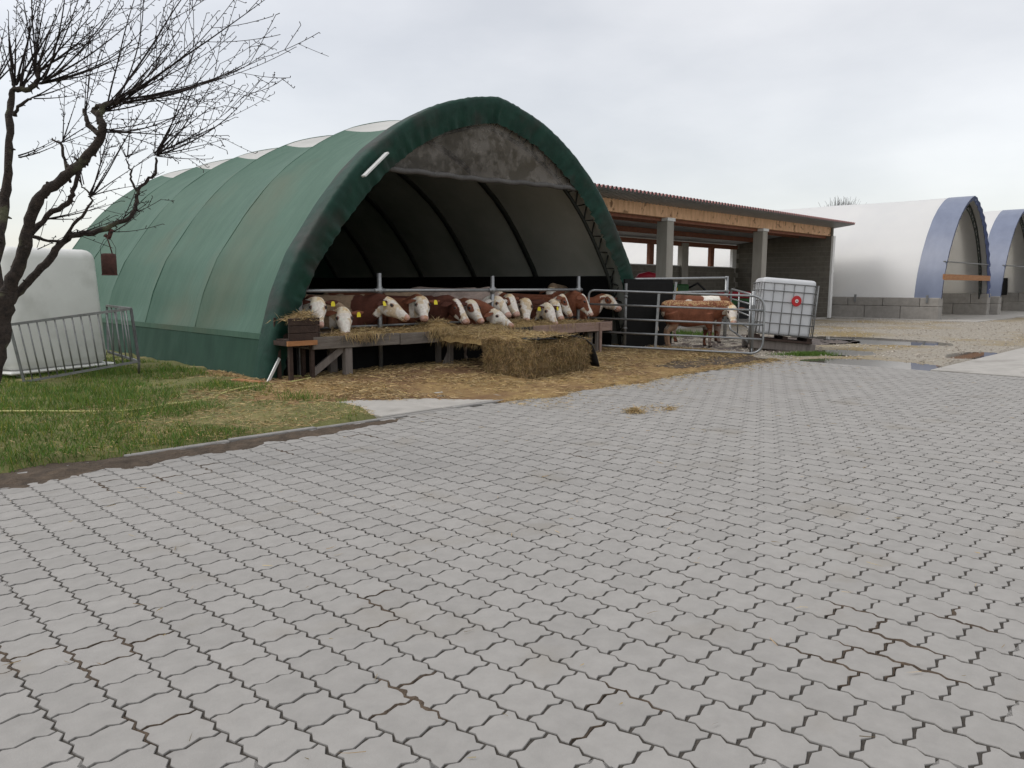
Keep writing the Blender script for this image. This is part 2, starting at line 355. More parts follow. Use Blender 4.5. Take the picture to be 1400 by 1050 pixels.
# concave outline: triangulate the top once with bmesh
bm_ = bmesh.new(); vs = [bm_.verts.new((*p, 0)) for p in ob]; bm_.faces.new(vs); bmesh.ops.triangulate(bm_, faces=bm_.faces[:], ngon_method='EAR_CLIP'); bm_.verts.index_update()
top = np.array([[v.index for v in f.verts] for f in bm_.faces], np.int32); bm_.free()
allT = np.concatenate([top, tq]); Fb = (np.arange(nst) * len(PV))[:, None, None] + allT[None]
o = mobj('paver_field', fast_mesh('paver_field', AV, Fb.reshape(-1, 3)), 'paver', pav); o['kind'] = 'stuff'
# soil, sand and straw crumbs worn into the joints here and there
def near_line(s_): return S0 + round((s_ - S0) / LS) * LS
JS = MB()
def ribbon(path, w0, seed):
    n_ = len(path); rows = []
    for i, (x, y) in enumerate(path):
        a = path[max(i - 1, 0)]; b_ = path[min(i + 1, n_ - 1)]; dx, dy = b_[0] - a[0], b_[1] - a[1]; l_ = math.hypot(dx, dy) + 1e-9; nx, ny = -dy / l_, dx / l_
        env = math.sin(math.pi * (i + .4) / (n_ - .2)) ** .6
        wl = w0 * env * max(.12, .5 + 1.3 * pn(i * .31, seed, 1)); wr = w0 * env * max(.12, .5 + 1.3 * pn(i * .27, seed, 7))
        rows.append([(x - nx * wl, y - ny * wl, -.0085), (x - nx * wl * .5, y - ny * wl * .5, -.0045 + .003 * env), (x, y, -.004 + .005 * env * (1 + pn(i * .6, seed, 3))), (x + nx * wr * .5, y + ny * wr * .5, -.0045 + .003 * env), (x + nx * wr, y + ny * wr, -.0085)])
    JS.grid(rows)
def along_t(s_, t_, ln, w_, seed):
    s_ = near_line(s_); ribbon([(s_ + zz(((y_ - T0) / (LT / 2)) % 1), y_) for y_ in np.linspace(t_ - ln / 2, t_ + ln / 2, int(ln / .011))], w_, seed)
def along_s(s_, t_, ln, w_, seed):
    k = round((s_ - S0) / LS - .5); t_ = T0 + .5 * (k % 2) * LT + round((t_ - T0 - .5 * (k % 2) * LT) / LT) * LT; x0 = S0 + k * LS
    ribbon([(x_, t_ - zz(((x_ - x0) / (LS / 2)) % 1)) for x_ in np.linspace(x0, x0 + min(ln, LS), 16)], w_, seed)
for i, (a, b_, ln, w_) in enumerate([(1.59, 2.18, .42, .030), (1.75, 2.25, .20, .022), (3.83, .90, .30, .030), (3.25, .98, .55, .020), (3.45, 1.05, .42, .024), (3.05, 1.2, .35, .014), (3.6, 1.3, .3, .012), (.62, 3.62, .4, .020), (.85, 3.35, .45, .024), (1.05, 3.4, .3, .018), (4.25, 2.75, .3, .012), (2.1, 3.0, .35, .012), (5.3, 4.4, .35, .016), (5.6, 4.3, .3, .016), (1.9, 6.3, .5, .024), (2.7, 6.3, .45, .022), (3.5, 6.4, .4, .024), (2.3, 6.2, .3, .03), (4.4, 6.5, .5, .026), (5.6, 6.7, .5, .02), (4.2, .6, .3, .012), (2.2, 1.6, .3, .010), (.9, 2.7, .3, .011)]):
    along_t(a, b_, ln, w_, i * 3.1); along_s(a + .05, b_ + .05, .2, w_ * .75, i * 5.3 + 1)
    if i % 2: along_s(a - .15, b_ - .12, .2, w_ * .5, i * 4.3 + 2)
o = JS.build('joint_soil', 'soil'); tag(o, kind='structure')

# ---- kerb stones, dirt strip, slabs
kr = empty('kerb', (0, 0, 0)); tag(kr, kind='structure')
kx = 2.35; i = 0
while kx < 7.25:
    ln = .98; b = MB().box(0, 0, -.15, ln - .012, .075, 0).build('kerb_stone', 'kerb', kr, bevel=.008)
    b.location = (kx, 7.20 + .012 * math.sin(i * 2.1), .012 + .008 * math.sin(i * 1.7)); b.rotation_euler = (0, .004 * math.sin(i), .008 * math.sin(i * 3)); kx += ln; i += 1
def h_dirt(X, Y):
    c = 7.02 - .03 * X + .0 * Y; wdt = .34 - .045 * np.clip(X, 0, 8)
    return .020 * (1 - np.abs(Y - (6.96 + .02 * X)) / np.clip(wdt, .05, 1)) + .016 * fbm(X, Y, 3.2, 4) + .007 * fbm(X, Y, 13, 6) - .004 - .05 * sstep(4.6, 7.5, X)
field('dirt_strip', -3, 7.4, 6.2, 7.5, .04, h_dirt, 'soil', cut=-.02)
sl = empty('concrete_slabs'); tag(sl, kind='structure')
for (x0, x1, y0, y1) in [(5.22, 6.14, 7.30, 8.6), (6.155, 7.4, 7.30, 8.4)]:
    b = MB().box(0, 0, -.12, x1 - x0, y1 - y0, 0).build('slab', 'slab', sl, bevel=.01); b.location = (x0, y0, .018)
# ---- lawn
def lawn_mask(X, Y): return sstep(7.18, 7.42, Y + .06 * np.sin(X * 3)) * (1 - sstep(5.0, 5.5, X + .25 * np.sin(Y * 2.1) - .11 * (Y - 7.2)))
def h_lawn(X, Y):
    m_ = lawn_mask(X, Y); return -.09 + m_ * (.115 + .03 * fbm(X, Y, 1.1, 1) + .012 * fbm(X, Y, 5, 2, 2)) + .02 * sstep(8, 12, Y) * m_
lawn, _ = field('lawn', -9, 6.3, 7.1, 22, .12, h_lawn, 'lawn_soil', cut=-.08)
# ---- straw covered dirt before the trough
def straw_mask(X, Y):
    front = np.interp(X, [4.4, 5.0, 5.7, 7.1, 8.2, 12, 15, 17], [8.4, 8.7, 8.35, 7.15, 6.95, 7.2, 7.7, 8.6]) + .10 * np.sin(X * 2.3) + .07 * np.sin(X * 6.1)
    return sstep(-.2, .25, Y - front) * sstep(3.6, 4.8, X + .3 * np.sin(Y * 2)) * (1 - sstep(16.0, 17.0, X))
def h_straw(X, Y):
    m_ = straw_mask(X, Y)
    pile = .10 * np.exp(-((X - 12.2) / 1.6) ** 2 - ((Y - 9.6) / .9) ** 2) + .07 * np.exp(-((X - 8.6) / 2.2) ** 2 - ((Y - 10.3) / .7) ** 2) + .06 * np.exp(-((X - 10.3) / .9) ** 2 - ((Y - 8.2) / .4) ** 2)
    return -.075 + m_ * (.100 + pile + .018 * fbm(X, Y, 1.6, 3) + .014 * fbm(X, Y, 6, 7, 2))
straw_ground, _ = field('straw_floor', 3.4, 17.2, 6.8, 13.5, .08, h_straw, 'straw_floor', cut=-.06)
def h_pd(X, Y):
    m_ = np.minimum(1 - ((X - 14.6) / 2.4) ** 2 - ((Y - 8.05 - .08 * (X - 14)) / .42) ** 2, 1)
    return np.where(m_ > -.6, np.maximum(h_straw(X, Y), -.01) + .010 * np.clip(m_ + .4, -1, .5) + .012 * fbm(X, Y, 7, 9, 2), -.2)
field('dirt_patch', 12, 17.2, 7.2, 9.2, .05, h_pd, 'soil', cut=-.03)
b = MB().box(5.9, 12.9, -.085, 16.1, 24.6, .035).build('barn_floor', 'soil'); tag(b, kind='structure')
# ---- mud in the cattle pen
def h_mud(X, Y):
    m_ = sstep(14.6, 16.0, X) * (1 - sstep(21.5, 23, X)) * sstep(7.5, 8.5, Y + .15 * np.sin(X * 3)) * (1 - sstep(14.5, 15.5, Y))
    return -.08 + m_ * (.085 + .05 * fbm(X, Y, 2.4, 5, 2) + .035 * fbm(X, Y, 7, 8, 2))
field('mud', 14.4, 23.2, 7.4, 15.6, .09, h_mud, 'mud', cut=-.07)
# ---- gravel yard with hollows that hold puddles
pud = [(22.5, 8.3, 1.3, 1.9), (17.9, 7.1, .8, .6), (15.8, 5.65, .95, 1.3), (19.6, 4.75, 1.1, .4), (20.6, 8.7, 1.0, .45)]
def h_gravel(X, Y):
    m_ = sstep(15.33, 15.42, X) * sstep(4.36, 4.42, Y)
    z = .012 + .020 * fbm(X, Y, .55, 3) + .010 * fbm(X, Y, 3.2, 4, 2)
    for (a, b_, ra, rb) in pud: z = z - .085 * np.exp(-(((X - a) / ra) ** 2 + ((Y - b_) / rb) ** 2) ** 1.5)
    return np.where(m_ > 0, z - .05 * (1 - m_), -.2)
field('gravel_yard', 15.3, 62, 4.3, 13, .17, h_gravel, 'gravel', cut=-.1)
b = MB().box(17, 12.9, -.085, 70, 60, -.03).build('gravel_yard_back', 'gravel'); tag(b, kind='structure')
b.name = 'gravel_yard'
for i, (a, b_, ra, rb) in enumerate(pud):
    pts = [(a + ra * 1.9 * math.cos(k * .314) , b_ + rb * 1.9 * math.sin(k * .314)) for k in range(20)]
    pts = [(max(x, 15.37), max(y, 4.40)) for x, y in pts]
    patch('puddle', pts, -.008, 'water', amp=0, seg=5)
b = MB().box(15.36, -14, -.085, 60, 4.39, .014).build('concrete_yard', 'slab'); tag(b, kind='structure')
b = MB().box(37.0, 8.9, -.085, 62, 30, .035).build('concrete_apron', 'slab'); tag(b, kind='structure')
# loose gravel stones
gm = []
n = 5200; X = 15.6 + (nr.random(n) ** 1.5) * 24; Y = 4.5 + nr.random(n) * 8.5
V = []; Fq = []
for i in range(n):
    r_ = .012 + .022 * nr.random() ** 2
    c = np.array([X[i], Y[i], 0]); c[2] = .0
    P = np.array([[1, 0, .2], [0, 1, .3], [-1, 0, .1], [0, -1, .25], [.1, .1, 1], [0, 0, -.8]]) * r_ * (.6 + .8 * nr.random((6, 1)))
    V.append(P + c)
V = np.concatenate(V); fz = h_gravel(V[::6, 0][None], V[::6, 1][None])[0] if False else None
hz = h_gravel(X[None], Y[None])[0]; V[:, 2] += np.repeat(hz, 6) + .004
T_ = np.array([[0, 1, 4], [1, 2, 4], [2, 3, 4], [3, 0, 4], [1, 0, 5], [2, 1, 5], [3, 2, 5], [0, 3, 5]]); ok = np.where(hz > -.005)[0]
me = fast_mesh('gravel_stones', V, ((ok * 6)[:, None, None] + T_[None]).reshape(-1, 3)); o = mobj('gravel_stones', me, 'gravel_stone'); tag(o, 'loose pale gravel stones strewn over the yard beside the puddles', 'gravel', kind='stuff')

# ---- grass blades on the lawn
n = 120000; X = -4 + 9.6 * nr.random(n); Y = 7.25 + 11 * nr.random(n) ** 1.15
gm_ = lawn_mask(X, Y)
nzv = np.array([pn(x, y, 0, .8) + .6 * pn(x, y, 3, 2.6) for x, y in zip(X, Y)])
green = sstep(-.40, .15, nzv - .9 * np.exp(-((X - 4.6) / 1.1) ** 2 - ((Y - 8.2) / 1.5) ** 2) + .25 + .1 * (3.5 - X))
keep = (nr.random(n) < gm_ * (.12 + .88 * green)); X, Y, green, nzv = X[keep], Y[keep], green[keep], nzv[keep]; n = len(X)
Z = h_lawn(X[None], Y[None])[0]
D = np.c_[nr.normal(0, .35, n), nr.normal(0, .35, n), np.ones(n)]
Lg = (.025 + .070 * nr.random(n) * (.3 + green)) * (1 + 1.3 * np.clip(nzv, 0, 1)); tn = tints(n, .55, 1.15, .3)
dry = nr.random(n) < .17 + .35 * (1 - green); tn[dry] *= np.array([2.3, 1.35, 1.6])
o = strands('grass', np.c_[X, Y, Z - .01], D, Lg, .004 + .006 * nr.random(n), 'grass', tn, up=np.c_[nr.normal(0, 1, n), nr.normal(0, 1, n), np.zeros(n)], bend=.35)
tag(o, 'green grass with dry blades growing on the lawn left of the barn', 'grass')
# tufts by the water tank
n = 2600; X = nr.normal(16.6, .24, n); Y = nr.normal(7.28, .12, n) - (X - 16.6) * .6; D = np.c_[nr.normal(0, .4, n), nr.normal(0, .4, n), np.ones(n)]
o = strands('grass', np.c_[X, Y, np.full(n, -.005)], D, .05 + .10 * nr.random(n), np.full(n, .008), 'grass', tints(n, .6, 1.2, .3), up=np.c_[nr.normal(0, 1, n), nr.normal(0, 1, n), np.zeros(n)], bend=.4)
tag(o, 'tuft of green grass below the white water tank', 'grass')
n = 1800; X = 17.3 + 4.2 * nr.random(n); Y = 12.2 + 1.6 * nr.random(n); D = np.c_[nr.normal(0, .4, n), nr.normal(0, .4, n), np.ones(n)]
o = strands('grass', np.c_[X, Y, np.zeros(n)], D, .08 + .14 * nr.random(n), np.full(n, .014), 'grass', tints(n, .7, 1.4, .3), up=np.c_[nr.normal(0, 1, n), nr.normal(0, 1, n), np.zeros(n)], bend=.4)
tag(o, 'yellowish weeds growing in the mud behind the standing cattle', 'weeds')

# ---- loose straw
def lay(name, X, Y, Z, lo, hi, wd, label, flat=.16, m='straw', tl=.30, th=1.2):
    n = len(X); a = nr.random(n) * 6.283; D = np.c_[np.cos(a), np.sin(a), nr.normal(0, flat, n)]
    o = strands(name, np.c_[X, Y, Z], D, lo + (hi - lo) * nr.random(n) ** 1.5, wd * (.6 + .8 * nr.random(n)), m, tints(n, tl, th, .15)); tag(o, label, 'straw'); return o
n = 95000; X = 3.9 + 12.4 * nr.random(n); Y = 6.9 + 6.2 * nr.random(n); mk = straw_mask(X, Y)
dens = np.clip(.42 + .9 * np.array([pn(x, y, 1, .9) + .5 * pn(x, y, 2, 3) for x, y in zip(X, Y)]), .06, 1) * (.25 + .75 * sstep(.15, .9, Y - np.interp(X, [5, 16], [7.3, 7.7])))
kp = (mk > .15) & (nr.random(n) < dens) & ~((abs(X - 9.8) < .65) & (abs(Y - 9.0) < .5)); X, Y = X[kp], Y[kp]; Z = h_straw(X[None], Y[None])[0] + .008 + .012 * nr.random(len(X))
lay('straw_litter', X, Y, Z,   .04, .19, .0075, 'trampled golden straw covering the ground before the feed trough')
n = 5200; X = 7.0 + 8.4 * nr.random(n); Y = 7.25 + .03 * (X - 7) - nr.exponential(.20, n) * (1 + .9 * np.sin(X * 2.7) * np.sin(X * .9)); lay('straw_litter', X, Y, np.full(n, .008), .03, .12, .005, 'thin scatter of straw along the edge of the paving').name = 'straw_scatter'
n = 520; X = nr.normal(7.62, .055, n); Y = nr.normal(5.44, .05, n); Z = .008 + .06 * nr.random(n) * np.exp(-((X - 7.62) ** 2 + (Y - 5.44) ** 2) / .006); lay('straw_clump', X, Y, Z, .03, .10, .005, 'larger tuft of straw lying alone on the grey paving', .5)
n = 330; X = np.r_[nr.normal(8.1, .05, 130), nr.normal(7.9, .3, 200)]; Y = np.r_[nr.normal(5.25, .035, 130), nr.normal(5.4, .16, 200)]; lay('straw_clump', X, Y, .008 + .02 * nr.random(n), .03, .10, .005, 'small flat tuft of straw right of the larger one on the paving', .3)
n = 420; X = -1 + 15 * nr.random(n); Y = -2 + 9 * nr.random(n); lay('straw_scatter', X, Y, np.full(n, .006), .02, .11, .0035, 'single straw stalks blown across the grey paving', .02)
n = 5200; X = nr.normal(4.1, 1.1, n); Y = 7.35 + nr.random(n) ** 1.3 * 3.2; kp = (X < 5.4) & (X > 1.5); X, Y = X[kp], Y[kp]; Z = h_lawn(X[None], Y[None])[0] + .01 + .02 * nr.random(len(X)); lay('straw_scatter', X, Y, Z, .03, .13, .005, 'dry pale straw scattered over the corner of the lawn', .2)

# ================================================================== TUNNEL BARN
def arc_profile(tab, n):  # tab: (z, halfwidth) bottom to apex -> n points each side, even arc length, left foot .. apex .. right foot
    t = np.array(tab); zf = np.linspace(t[0, 0], t[-1, 0], 400); hw = np.interp(zf, t[:, 0], t[:, 1])
    k = 25; 
    for _ in range(2):
        pad = np.concatenate([hw[:1] * np.ones(k) + (hw[0] - hw[1]) * np.arange(k, 0, -1), hw]); sm_ = np.convolve(pad, np.ones(9) / 9, 'same')[k:]; sm_[-8:] = hw[-8:]; hw = sm_
    d = np.r_[0, np.cumsum(np.hypot(np.diff(zf), np.diff(hw)))]; q = np.linspace(0, d[-1], n); zz_ = np.interp(q, d, zf); ww = np.interp(q, d, hw)
    L_ = np.c_[-ww, zz_]; Rr = np.c_[ww, zz_][::-1][1:]; P = np.concatenate([L_, Rr]); T = np.gradient(P, axis=0); T /= np.hypot(T[:, 0], T[:, 1])[:, None]
    Nn = np.c_[-T[:, 1], T[:, 0]]  # outward normal (left of travel)
    return P, Nn
CX = 10.95
TAB = [(0, 5.12), (.7, 4.97), (1.4, 4.76), (2.05, 4.46), (2.9, 3.86), (3.45, 3.40), (3.9, 2.93), (4.35, 2.32), (4.62, 1.86), (4.85, 1.38), (5.02, .85), (5.12, .42), (5.17, .12), (5.18, 0)]
PT, PNm = arc_profile(TAB, 34); NP = len(PT)
HOOPS = [11.45, 14.25, 16.7, 19.15, 21.6, 24.1]
barn = empty('tunnel_barn', (CX, 11.3, 0), 0, 'large open-fronted tunnel barn covered in green tarpaulin sheltering the cattle', 'barn')
OFF = Vector((-CX, -11.3, 0))
def T3(i, y, off=0): p = PT[i] + PNm[i] * off; return (p[0], y - 11.3, p[1])
iz = [i for i in range(NP)]
sk = max(i for i in range(NP // 2) if PT[i][1] < .72)         # first index above the skirt
rg = max(i for i in range(NP // 2) if PT[i][1] < 4.82)
rng_green_l = range(sk, rg + 1); rng_ridge = range(rg, NP - rg); rng_green_r = range(NP - 1 - rg, NP - sk)
for h in range(len(HOOPS) - 1):
    y0, y1 = HOOPS[h], HOOPS[h + 1]; ns = 10
    def row(i, k, o=0):
        p = k / ns; zf = min(1, max(0, (PT[i][1] - .3) / .8)); sag = -.17 * (1 - (2 * p - 1) ** 2) * zf + .01 * pn(i * .35, (y0 + (y1 - y0) * p), 3, .9)
        return T3(i, y0 + (y1 - y0) * p, sag + o)
    for nm, rg_, m_ in (('cover_panel', rng_green_l, 'green_fabric'), ('ridge_panel', rng_ridge, 'ridge_fabric'), ('cover_panel', rng_green_r, 'green_fabric')):
        MB().grid([[row(i, k) for k in range(ns + 1)] for i in rg_]).build(nm, m_, barn)
    MB().grid([[T3(i, y0 + (y1 - y0) * k / ns, -.21 - .05 * (1 - (2 * k / ns - 1) ** 2)) for k in range(ns + 1)] for i in range(NP)][::-1]).build('lining', 'lining', barn)
    # skirt below the tension rail, both sides
    for rg_ in (range(0, sk + 1), range(NP - 1 - sk, NP)):
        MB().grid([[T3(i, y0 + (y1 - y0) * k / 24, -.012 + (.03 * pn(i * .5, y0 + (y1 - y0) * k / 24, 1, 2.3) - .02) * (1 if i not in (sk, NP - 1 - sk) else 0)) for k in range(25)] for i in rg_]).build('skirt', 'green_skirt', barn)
    # seam welt over every hoop
    MB().tube([T3(i, y1, -.002) for i in range(sk, NP - sk)], .010, 6).build('seam', 'green_fabric', barn)
for sgn in (0, 1):
    i = sk if not sgn else NP - 1 - sk
    MB().beam(T3(i, 11.6, -.006), T3(i, 24.1, -.006), .022, .10).build('tension_band', 'green_fabric', barn)
# front hem: cloth wrapped round the first hoop
sec = [(.34, .012), (.16, .030), (-.02, .036), (-.11, .026), (-.15, -.03)]
def hem_pts(i, j):
    z_ = PT[i][1]; wdt = .24 + .17 * min(1, z_ / 3.4)
    yy = 11.36
    if j < len(sec):
        a, o = sec[j]; w_ = .02 * pn(i * .7, j * .6, 4, 1.2)
        return T3(i, yy + a + w_ * .3, o + (w_ if j else 0))
    q = (j - len(sec) + 1) / 5; fold = (.030 * math.sin(i * 2.1 + 2.6 * math.sin(i * .37)) + .03 * pn(i * 2.3, 2, 5)) * q + .03 * pn(i * 1.7, j * .5, 8, 1)
    return T3(i, yy - .15 + .10 * q + fold, -.06 - wdt * q)
PT_o, PN_o = PT, PNm
PT, PNm = arc_profile(TAB, 110); nh = len(PT)
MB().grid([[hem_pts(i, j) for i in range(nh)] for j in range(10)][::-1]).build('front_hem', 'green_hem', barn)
PT, PNm = PT_o, PN_o
# arch trusses
for h, y in enumerate(HOOPS[:-1] + [24.0]):
    mb = MB(); y = y + (.14 if h == 0 else 0)
    for o_ in ((-.17, -.50) if h == 0 else (-.22,)): mb.tube([T3(i, y, o_) for i in range(NP)], .042 if h == 0 else .085, 6)
    for i in range(1, NP - 2 if h == 0 else 1, 1):
        a, b_ = (-.17, -.50) if i % 2 else (-.50, -.17); mb.tube([T3(i, y, a), T3(i + 1, y, b_)], .018, 4)
    t_ = mb.build('truss', 'steel_dark', barn)
    if h == 0:
        t_.name = 'front_truss'
# black boarded lower walls
for xs in (-1, 1): MB().box(xs * 4.30 - .03, .35, 0, xs * 4.30 + .03, 12.6, 1.76).build('side_board', 'black_board', barn)
MB().box(-4.27, 12.54, 0, 4.27, 12.6, 1.755).build('back_board', 'black_board', barn)
n_ = NP; b = MB(); b.v = [T3(i, 24.05, -.02) for i in range(NP)]; b.f = [list(range(NP))]; b.sm = [False]; b.build('end_sheet', 'green_skirt', barn)
# wind mesh in the arch top with its rolled hem
zb = 3.62
ii = [i for i in range(NP) if PT[i][1] > zb]
top_ = [Vector(T3(i, 11.40, -.20)) for i in ii]
P_ = []
for q in range(9):
    f = q / 8; P_.append([Vector((p.x, p.y + .05 * math.sin(p.x * 1.7 + q) * f + .03 * pn(p.x, q, 1, 1.5), max(zb + .03 * math.cos(p.x * .9), p.z) * (1 - f) + (zb + .05 * math.sin(p.x * .6)) * f)) for p in top_])
MB().grid(P_).build('wind_mesh', 'wind_mesh', barn)
MB().tube([(x, .1 + .05 * math.sin(x * 1.7 + 8), zb + .05 * math.sin(x * .6) + .012 * math.sin(x * 9)) for x in np.linspace(-3.02, 2.92, 40)], .052, 8).build('mesh_hem', 'mesh_hem', barn)
a = onY(497, 241, 11.12); b_ = onY(529, 209, 11.12); MB().beam(a + OFF, b_ + OFF, .03, .11, Vector((0, 1, 0))).build('batten', 'white_plastic', barn)
a = onY(366, 526, 11.1); b_ = onY(382, 490, 11.2); MB().beam(a + OFF + Vector((0, 0, .03)), b_ + OFF, .02, .05).build('strap', 'white_plastic', barn)

# ================================================================== OPEN MACHINERY SHED
SX1, SY0, SY1 = 36.8, 15.2, 20.1
shed = empty('machine_shed', (16.4, SY0, 0), 0, 'open concrete block shed with corrugated mono-pitch roof and timber header beam', 'shed')
SO = Vector((-16.4, -SY0, 0))
def Z_roof(y): return 4.14 - (y - SY0) * .13
MB().box(0, 0, -.1, SX1 - 16.4, SY1 - SY0, .02).build('floor', 'slab', shed)
bb = MB().box(0, 0, 0, .492, .2, .232); bme = bpy.data.meshes.new('block'); bme.from_pydata(bb.v, [], bb.f); bme.materials.append(M['breeze'])
bh = MB().box(0, 0, 0, .2, .492, .232); bhm = bpy.data.meshes.new('block'); bhm.from_pydata(bh.v, [], bh.f); bhm.materials.append(M['breeze'])
def dupm(me, nm, loc, par): o = bpy.data.objects.new(nm, me); link(o, par); o.location = loc; return o
# right wall: individual blocks on a mortar core
MB().box(20.4 + .01, .005, 0, 20.4 + .19, SY1 - SY0, 3.62).build('mortar', 'concrete_post', shed)
for r_ in range(15):
    for c_ in range(11 if r_ % 2 else 10):
        y = c_ * .5 - (.25 if r_ % 2 else 0)
        half = y < 0 or y + .49 > SY1 - SY0
        o = dupm(bhm, 'block', (20.4, max(y, 0) + .004, r_ * .242 + .005), shed)
        if half: o.scale = (1, .49, 1)
b = MB(); zf, zk = Z_roof(SY0) + .10, Z_roof(SY1) + .08
for x in (20.402, 20.598): b.v += [(x, .0, 3.63), (x, SY1 - SY0, 3.63), (x, SY1 - SY0, zk), (x, 0, zf)]
b.f = [[0, 1, 2, 3], [4, 7, 6, 5], [0, 4, 5, 1], [1, 5, 6, 2], [2, 6, 7, 3], [3, 7, 4, 0]]; b.sm = [False] * 6; b.build('gable_top', 'breeze', shed)
# back wall lower part (too fine to pick single blocks apart at this distance once shaded: joined courses)
mb = MB()
for r_ in range(10):
    for c_ in range(41):
        x = c_ * .5 - (.25 if r_ % 2 else 0)
        if x < 0: continue
        mb.box(x, SY1 - SY0, r_ * .242, x + .492, SY1 - SY0 + .2, r_ * .242 + .234)
o = mb.build('block_courses', 'breeze', shed); o['kind'] = 'stuff'
MB().box(0, SY1 - SY0 + .01, 0, 20.4, SY1 - SY0 + .19, 2.40).build('mortar', 'concrete_post', shed)
MB().box(0, SY1 - SY0 - .02, 2.42, 20.4, SY1 - SY0 + .22, 2.46).build('sill', 'white_plastic', shed)
MB().box(0, SY1 - SY0 - .06, 3.36, 20.4, SY1 - SY0 + .12, 3.56).build('wall_plate', 'frame_red', shed)
def px_x(u, y): return onY(u, 350, y).x - 16.4
for u in (890.5, 973.5): x = px_x(u, SY1); MB().box(x - .16, SY1 - SY0 - .03, 2.46, x + .16, SY1 - SY0 + .14, 3.36).build('window_post', 'frame_red', shed)
for u in (934.5,): x = px_x(u, SY1); MB().box(x - .3, SY1 - SY0 - .12, 0, x + .25, SY1 - SY0 + .13, 3.5).build('back_pillar', 'concrete_post', shed)
MB().box(20.0, SY1 - SY0 - .02, 2.46, 20.39, SY1 - SY0 + .13, 3.36).build('window_post', 'white_plastic', shed)
for x in (16.45, 23.0, 30.0):
    p = MB().box(x - 16.4, .02, 0, x - 16.4 + .42, .46, 3.745).build('column', 'concrete_post', shed, bevel=.015)
    MB().box(x - 16.4 - .03, -.01, 3.75, x - 16.4 + .45, .249, 3.857).build('column_head', 'white_plastic', shed)
MB().box(20.4 - .012, -.10, 0, 20.4 + .22, -.002, 3.86).build('end_post', 'white_plastic', shed)
# header beam: glued board, in lengths
for x0, x1 in ((0, 6.9), (6.91, 13.9), (13.91, 20.7)): MB().box(x0, .06, 3.86, x1, .24, 4.27).build('header_beam', 'osb', shed)
MB().box(0, .26, 3.75, 20.6, .34, 3.86).build('header_plate', 'frame_red', shed)
# corrugated roof
mb = MB(); pitch_ = .207; nx = int(21.4 / pitch_ * 4); P_ = []
for k in range(nx + 1):
    x = -.4 + k * pitch_ / 4; zc = .042 * [1, 1, -1, -1][k % 4]
    P_.append([(x, y, Z_roof(y + SY0) + .17 + zc) for y in (-.85, 2, 5.6)])
o = mb.grid(P_).build('roof_sheet', 'roof_sheet', shed); o.data.polygons.foreach_set('use_smooth', [False] * len(o.data.polygons)); solid(o, .012)
P2 = [[(x, y, z - .018) for (x, y, z) in r_] for r_ in P_]
o = MB().grid([r_[::-1] for r_ in P2]).build('roof_underside', 'sheet_under', shed); o.data.polygons.foreach_set('use_smooth', [False] * len(o.data.polygons))
for y in (1.6, 3.2): MB().box(0, y, Z_roof(y + SY0) - .10, 20.6, y + .1, Z_roof(y + SY0) + .10).build('roof_batten', 'frame_red', shed)

